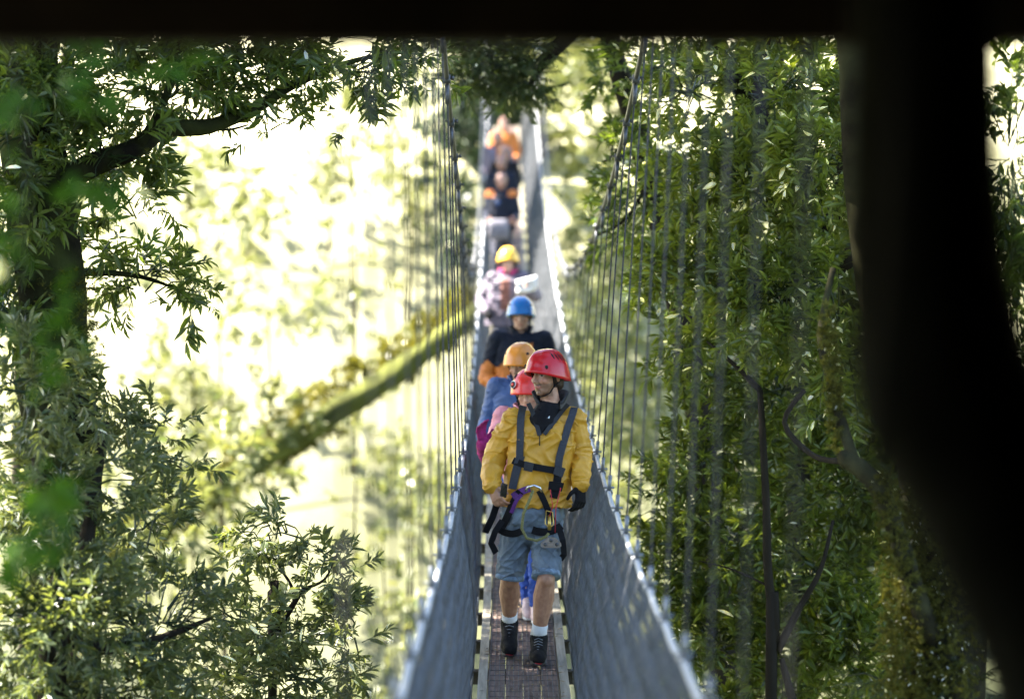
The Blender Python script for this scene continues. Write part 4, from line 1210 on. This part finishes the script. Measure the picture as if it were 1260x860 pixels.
# round emblem on the scarlet helmet
def disc(H, az, r, m, parent, off, name):
    mb = MB(); p = H @ Vector((-.082, -.088, .075)); n = (p - H @ Vector((0, .01, .02))).normalized()
    mb.tube([p + n * off, p + n * (off + .004)], r, 16); mb.build(name, M[m], parent)
hm = [c for c in girl.children if c.name.startswith('helmet')][0]
disc(HG, 0, .024, 'white', hm, .001, 'emblem'); disc(HG, 0, .020, 'vent', hm, .003, 'emblem'); disc(HG, 0, .010, 'redb', hm, .005, 'emblem')
B = place(641, 17.9)
person('walker in an orange helmet and blue jacket third in line', 'person', B,
    walker(1.64, fw='L', yaw=R(-25), pitch=R(12), wrL=(-.26, -.12, 1.0), elL=(-.23, .04, 1.12), shL=(-.17, 0, 1.36), head=(0, -.03, 1.52), neck=(0, 0, 1.40), shR=(.16, 0, 1.36)),
    dict(jacket=M['bluejkt'], collar=M['bluejkt'], legs=M['darktrousers'], shoe=M['shoe'], helmet=M['orange'], hkind=2, jw=.20, sleeve=(.072, .062, .05)), GRP)
B = place(641, 21.0)
b_, HB, bj, *_ = person('man in a blue helmet and black and orange jacket looking down', 'person', B,
    walker(1.80, fw='R', yaw=R(-2), pitch=R(7), elL=(-.285, .0, 1.13), elR=(.285, .0, 1.13), wrL=(-.12, -.20, 1.03), wrR=(.12, -.20, 1.03), shL=(-.19, 0, 1.44), shR=(.19, 0, 1.44),
           handL=((.9, -.3, .0), (0, .9, -.2), (0, -.2, 1), .6), handR=((-.9, -.3, .0), (0, .9, -.2), (0, -.2, 1), .6)),
    dict(jacket=M['navy'], collar=M['navy'], skin=(.5, .31, .23), legs=M['darktrousers'], shoe=M['shoe'], helmet=M['blue'], hkind=2, jw=.22, bulk=1.05, sleeve=(.078, .066, .054), cuff=M['orangejkt']), GRP)
# orange panel of his jacket: forearms and belly
for q_ in [bj] + root_sleeves[b_.name]: colour_zone(q_, lambda v: (v[2] < 1.25 + .03 * math.sin(v[0] * 40) and v[1] < .12) or (.02 < v[0] < .10 and v[1] < 0 and v[2] < 1.42), M['orangejkt'])
B = place(625, 28.0)
w_, HW, wj, *_ = person('woman in a yellow helmet, mauve jacket and pink scarf', 'person', B,
    walker(1.68, fw='L', yaw=0, pitch=R(6), elL=(-.30, .03, 1.10), elR=(.30, .0, 1.15), wrL=(-.23, -.18, .98), wrR=(.22, -.22, 1.20), handL=((0, -.9, -.3), (.9, 0, -.2), (0, -.2, 1), .8), bareL=False, handR=((-.1, -.6, .7), (-.9, 0, -.2), (0, -.6, 1), .6)),
    dict(jacket=M['mauve'], collar=M['scarf'], legs=M['darktrousers'], shoe=M['shoe'], helmet=M['yellowh'], hkind=2, jw=.23, bulk=1.08, sleeve=(.078, .068, .054), skin=(.62, .42, .34), gap=.1, cr=.085,
         hair=[((0, .03, .0), (.080, .082, .082)), ((.07, .02, -.08), (.03, .04, .09)), ((.12, .02, -.15), (.03, .03, .05))]), GRP)
colour_zone(wj, lambda v: abs(v[0] + .03) < .05 and v[1] < -.02 and 1.0 < v[2] < 1.34, M['rust'])
pp = empty('paper_sheet', B + Vector((.20, -.30, 1.27)), 'crumpled white paper held up by the woman in mauve', 'paper')
V = []; n = 7
for i in range(n):
    for k in range(n):
        x, z = (i / 6 - .5) * .22, (k / 6 - .5) * .16
        V.append((x, .03 * math.sin(i * 1.4 + k) + .02 * math.cos(k * 2.), z + x * .25))
o = mesh_np('sheet', V, [[i * n + k, (i + 1) * n + k, (i + 1) * n + k + 1, i * n + k + 1] for i in range(n - 1) for k in range(n - 1)], None, M['paper'], pp)
o.parent = None; baked(o, [('SOLIDIFY', dict(thickness=.002))]); o.parent = pp

FAR = [(617, 37.0, 1.70, 'navy', 'walker in a dark jacket with orange shoulders carrying a pale bag', 'orange'),
       (617, 39.0, 1.72, 'navy', 'walker in dark clothes second in the far group', None),
       (621, 40.6, 1.66, 'black', 'walker in black third in the far group', None),
       (612, 42.0, 1.72, 'mauve', 'walker in mauve near the back of the far group', 'front'),
       (620, 43.6, 1.74, 'orangejkt', 'walker in a bright orange jacket last in line', None)]
for i, (u, Y, h_, jm, lab, ex) in enumerate(FAR):
    B = place(u, Y)
    r_, Hh, j_, *_ = person(lab, 'person', B, walker(h_, fw='LR'[i % 2], pitch=R(5), slope=.0058 * (Y - 12)),
        dict(jacket=M[jm], collar=M[jm], legs=M['darktrousers'], shoe=M['shoe'], jw=.21, voxel=.014, bvoxel=.010, skin=(.27, .15, .12),
             hair=[((0, .03, .02), (.084, .094, .095))]), GRP)
    if ex == 'orange':
        for q_ in [j_] + root_sleeves[r_.name]: colour_zone(q_, lambda v: v[2] > 1.33 and abs(v[0]) > .10, M['orangejkt'])
        mb = MB(); mb.tube([(-.06, -.148, 1.24), (-.06, -.155, 1.24)], .045, 14); mb.build('chest_badge', M['bluejkt'], r_)
        bg = empty('shoulder_bag', B + Vector((-.04, -.24, .86)), 'pale grey bag carried in front by the far walker with orange shoulders', 'bag')
        mb = MB(); mb.loft([(0, 0, -.15, .12, .05), (0, 0, -.13, .15, .065), (0, 0, .1, .15, .06), (0, 0, .14, .11, .03)], p=4); mb.build('pouch', M['bag'], bg)
        mb = MB(); mb.box((0, -.066, .0), (.09, .004, .06)); mb.build('front_pocket', M['bag'], bg, False)
        mb = MB(); mb.tube([(-.12, .02, .12), (-.08, .06, .35), (.05, .08, .5)], .012, 6); mb.build('strap', M['black'], bg)
    if ex == 'front':
        colour_zone(j_, lambda v: v[2] > 1.2 and v[0] > .0, M['orangejkt'])

# ------------------------------------------------------------------ light, camera
SUN_AZ = -84   # degrees from +Y towards +X
SUN_EL = 46
w = bpy.data.worlds.new('World'); SC.world = w; w.use_nodes = True
nt = w.node_tree
sky = nt.nodes.new('ShaderNodeTexSky'); sky.sky_type = 'NISHITA'; sky.sun_disc = False
sky.sun_elevation = R(SUN_EL); sky.sun_rotation = R(SUN_AZ); sky.altitude = 300; sky.air_density = 1.; sky.dust_density = 1.5
nt.links.new(sky.outputs[0], nt.nodes['Background'].inputs[0]); nt.nodes['Background'].inputs[1].default_value = .068
sd = bpy.data.lights.new('sun', 'SUN'); sd.energy = 5.; sd.angle = R(.53); sd.color = (1., .93, .80)
so = bpy.data.objects.new('sun', sd); link(so)
dirv = Vector((math.sin(R(SUN_AZ)) * math.cos(R(SUN_EL)), math.cos(R(SUN_AZ)) * math.cos(R(SUN_EL)), math.sin(R(SUN_EL))))
so.rotation_euler = dirv.to_track_quat('Z', 'Y').to_euler(); so.location = dirv * 40

cam = bpy.data.cameras.new('camera'); cam.lens = 36 * F / 1260; cam.sensor_width = 36; cam.clip_start = .05; cam.clip_end = 2000
cam.dof.use_dof = True; cam.dof.focus_distance = 15.0
APERT = .070
cam.dof.aperture_fstop = cam.lens / 1000 / APERT
co_ = bpy.data.objects.new('camera', cam); link(co_)
co_.rotation_euler = (math.pi / 2 - PITCH, 0, 0)
SC.camera = co_
SC.render.engine = 'CYCLES'
cy = SC.cycles
cy.use_denoising = True
try: cy.denoiser = 'OPENIMAGEDENOISE'
except Exception: pass
cy.max_bounces = 6; cy.diffuse_bounces = 3; cy.glossy_bounces = 2; cy.transmission_bounces = 4; cy.transparent_max_bounces = 6
cy.sample_clamp_indirect = 6
cy.caustics_reflective = False; cy.caustics_refractive = False
vs = SC.view_settings; vs.view_transform = 'Standard'; vs.look = 'None'; vs.exposure = 3.45; vs.gamma = 1; vs.use_curve_mapping = False
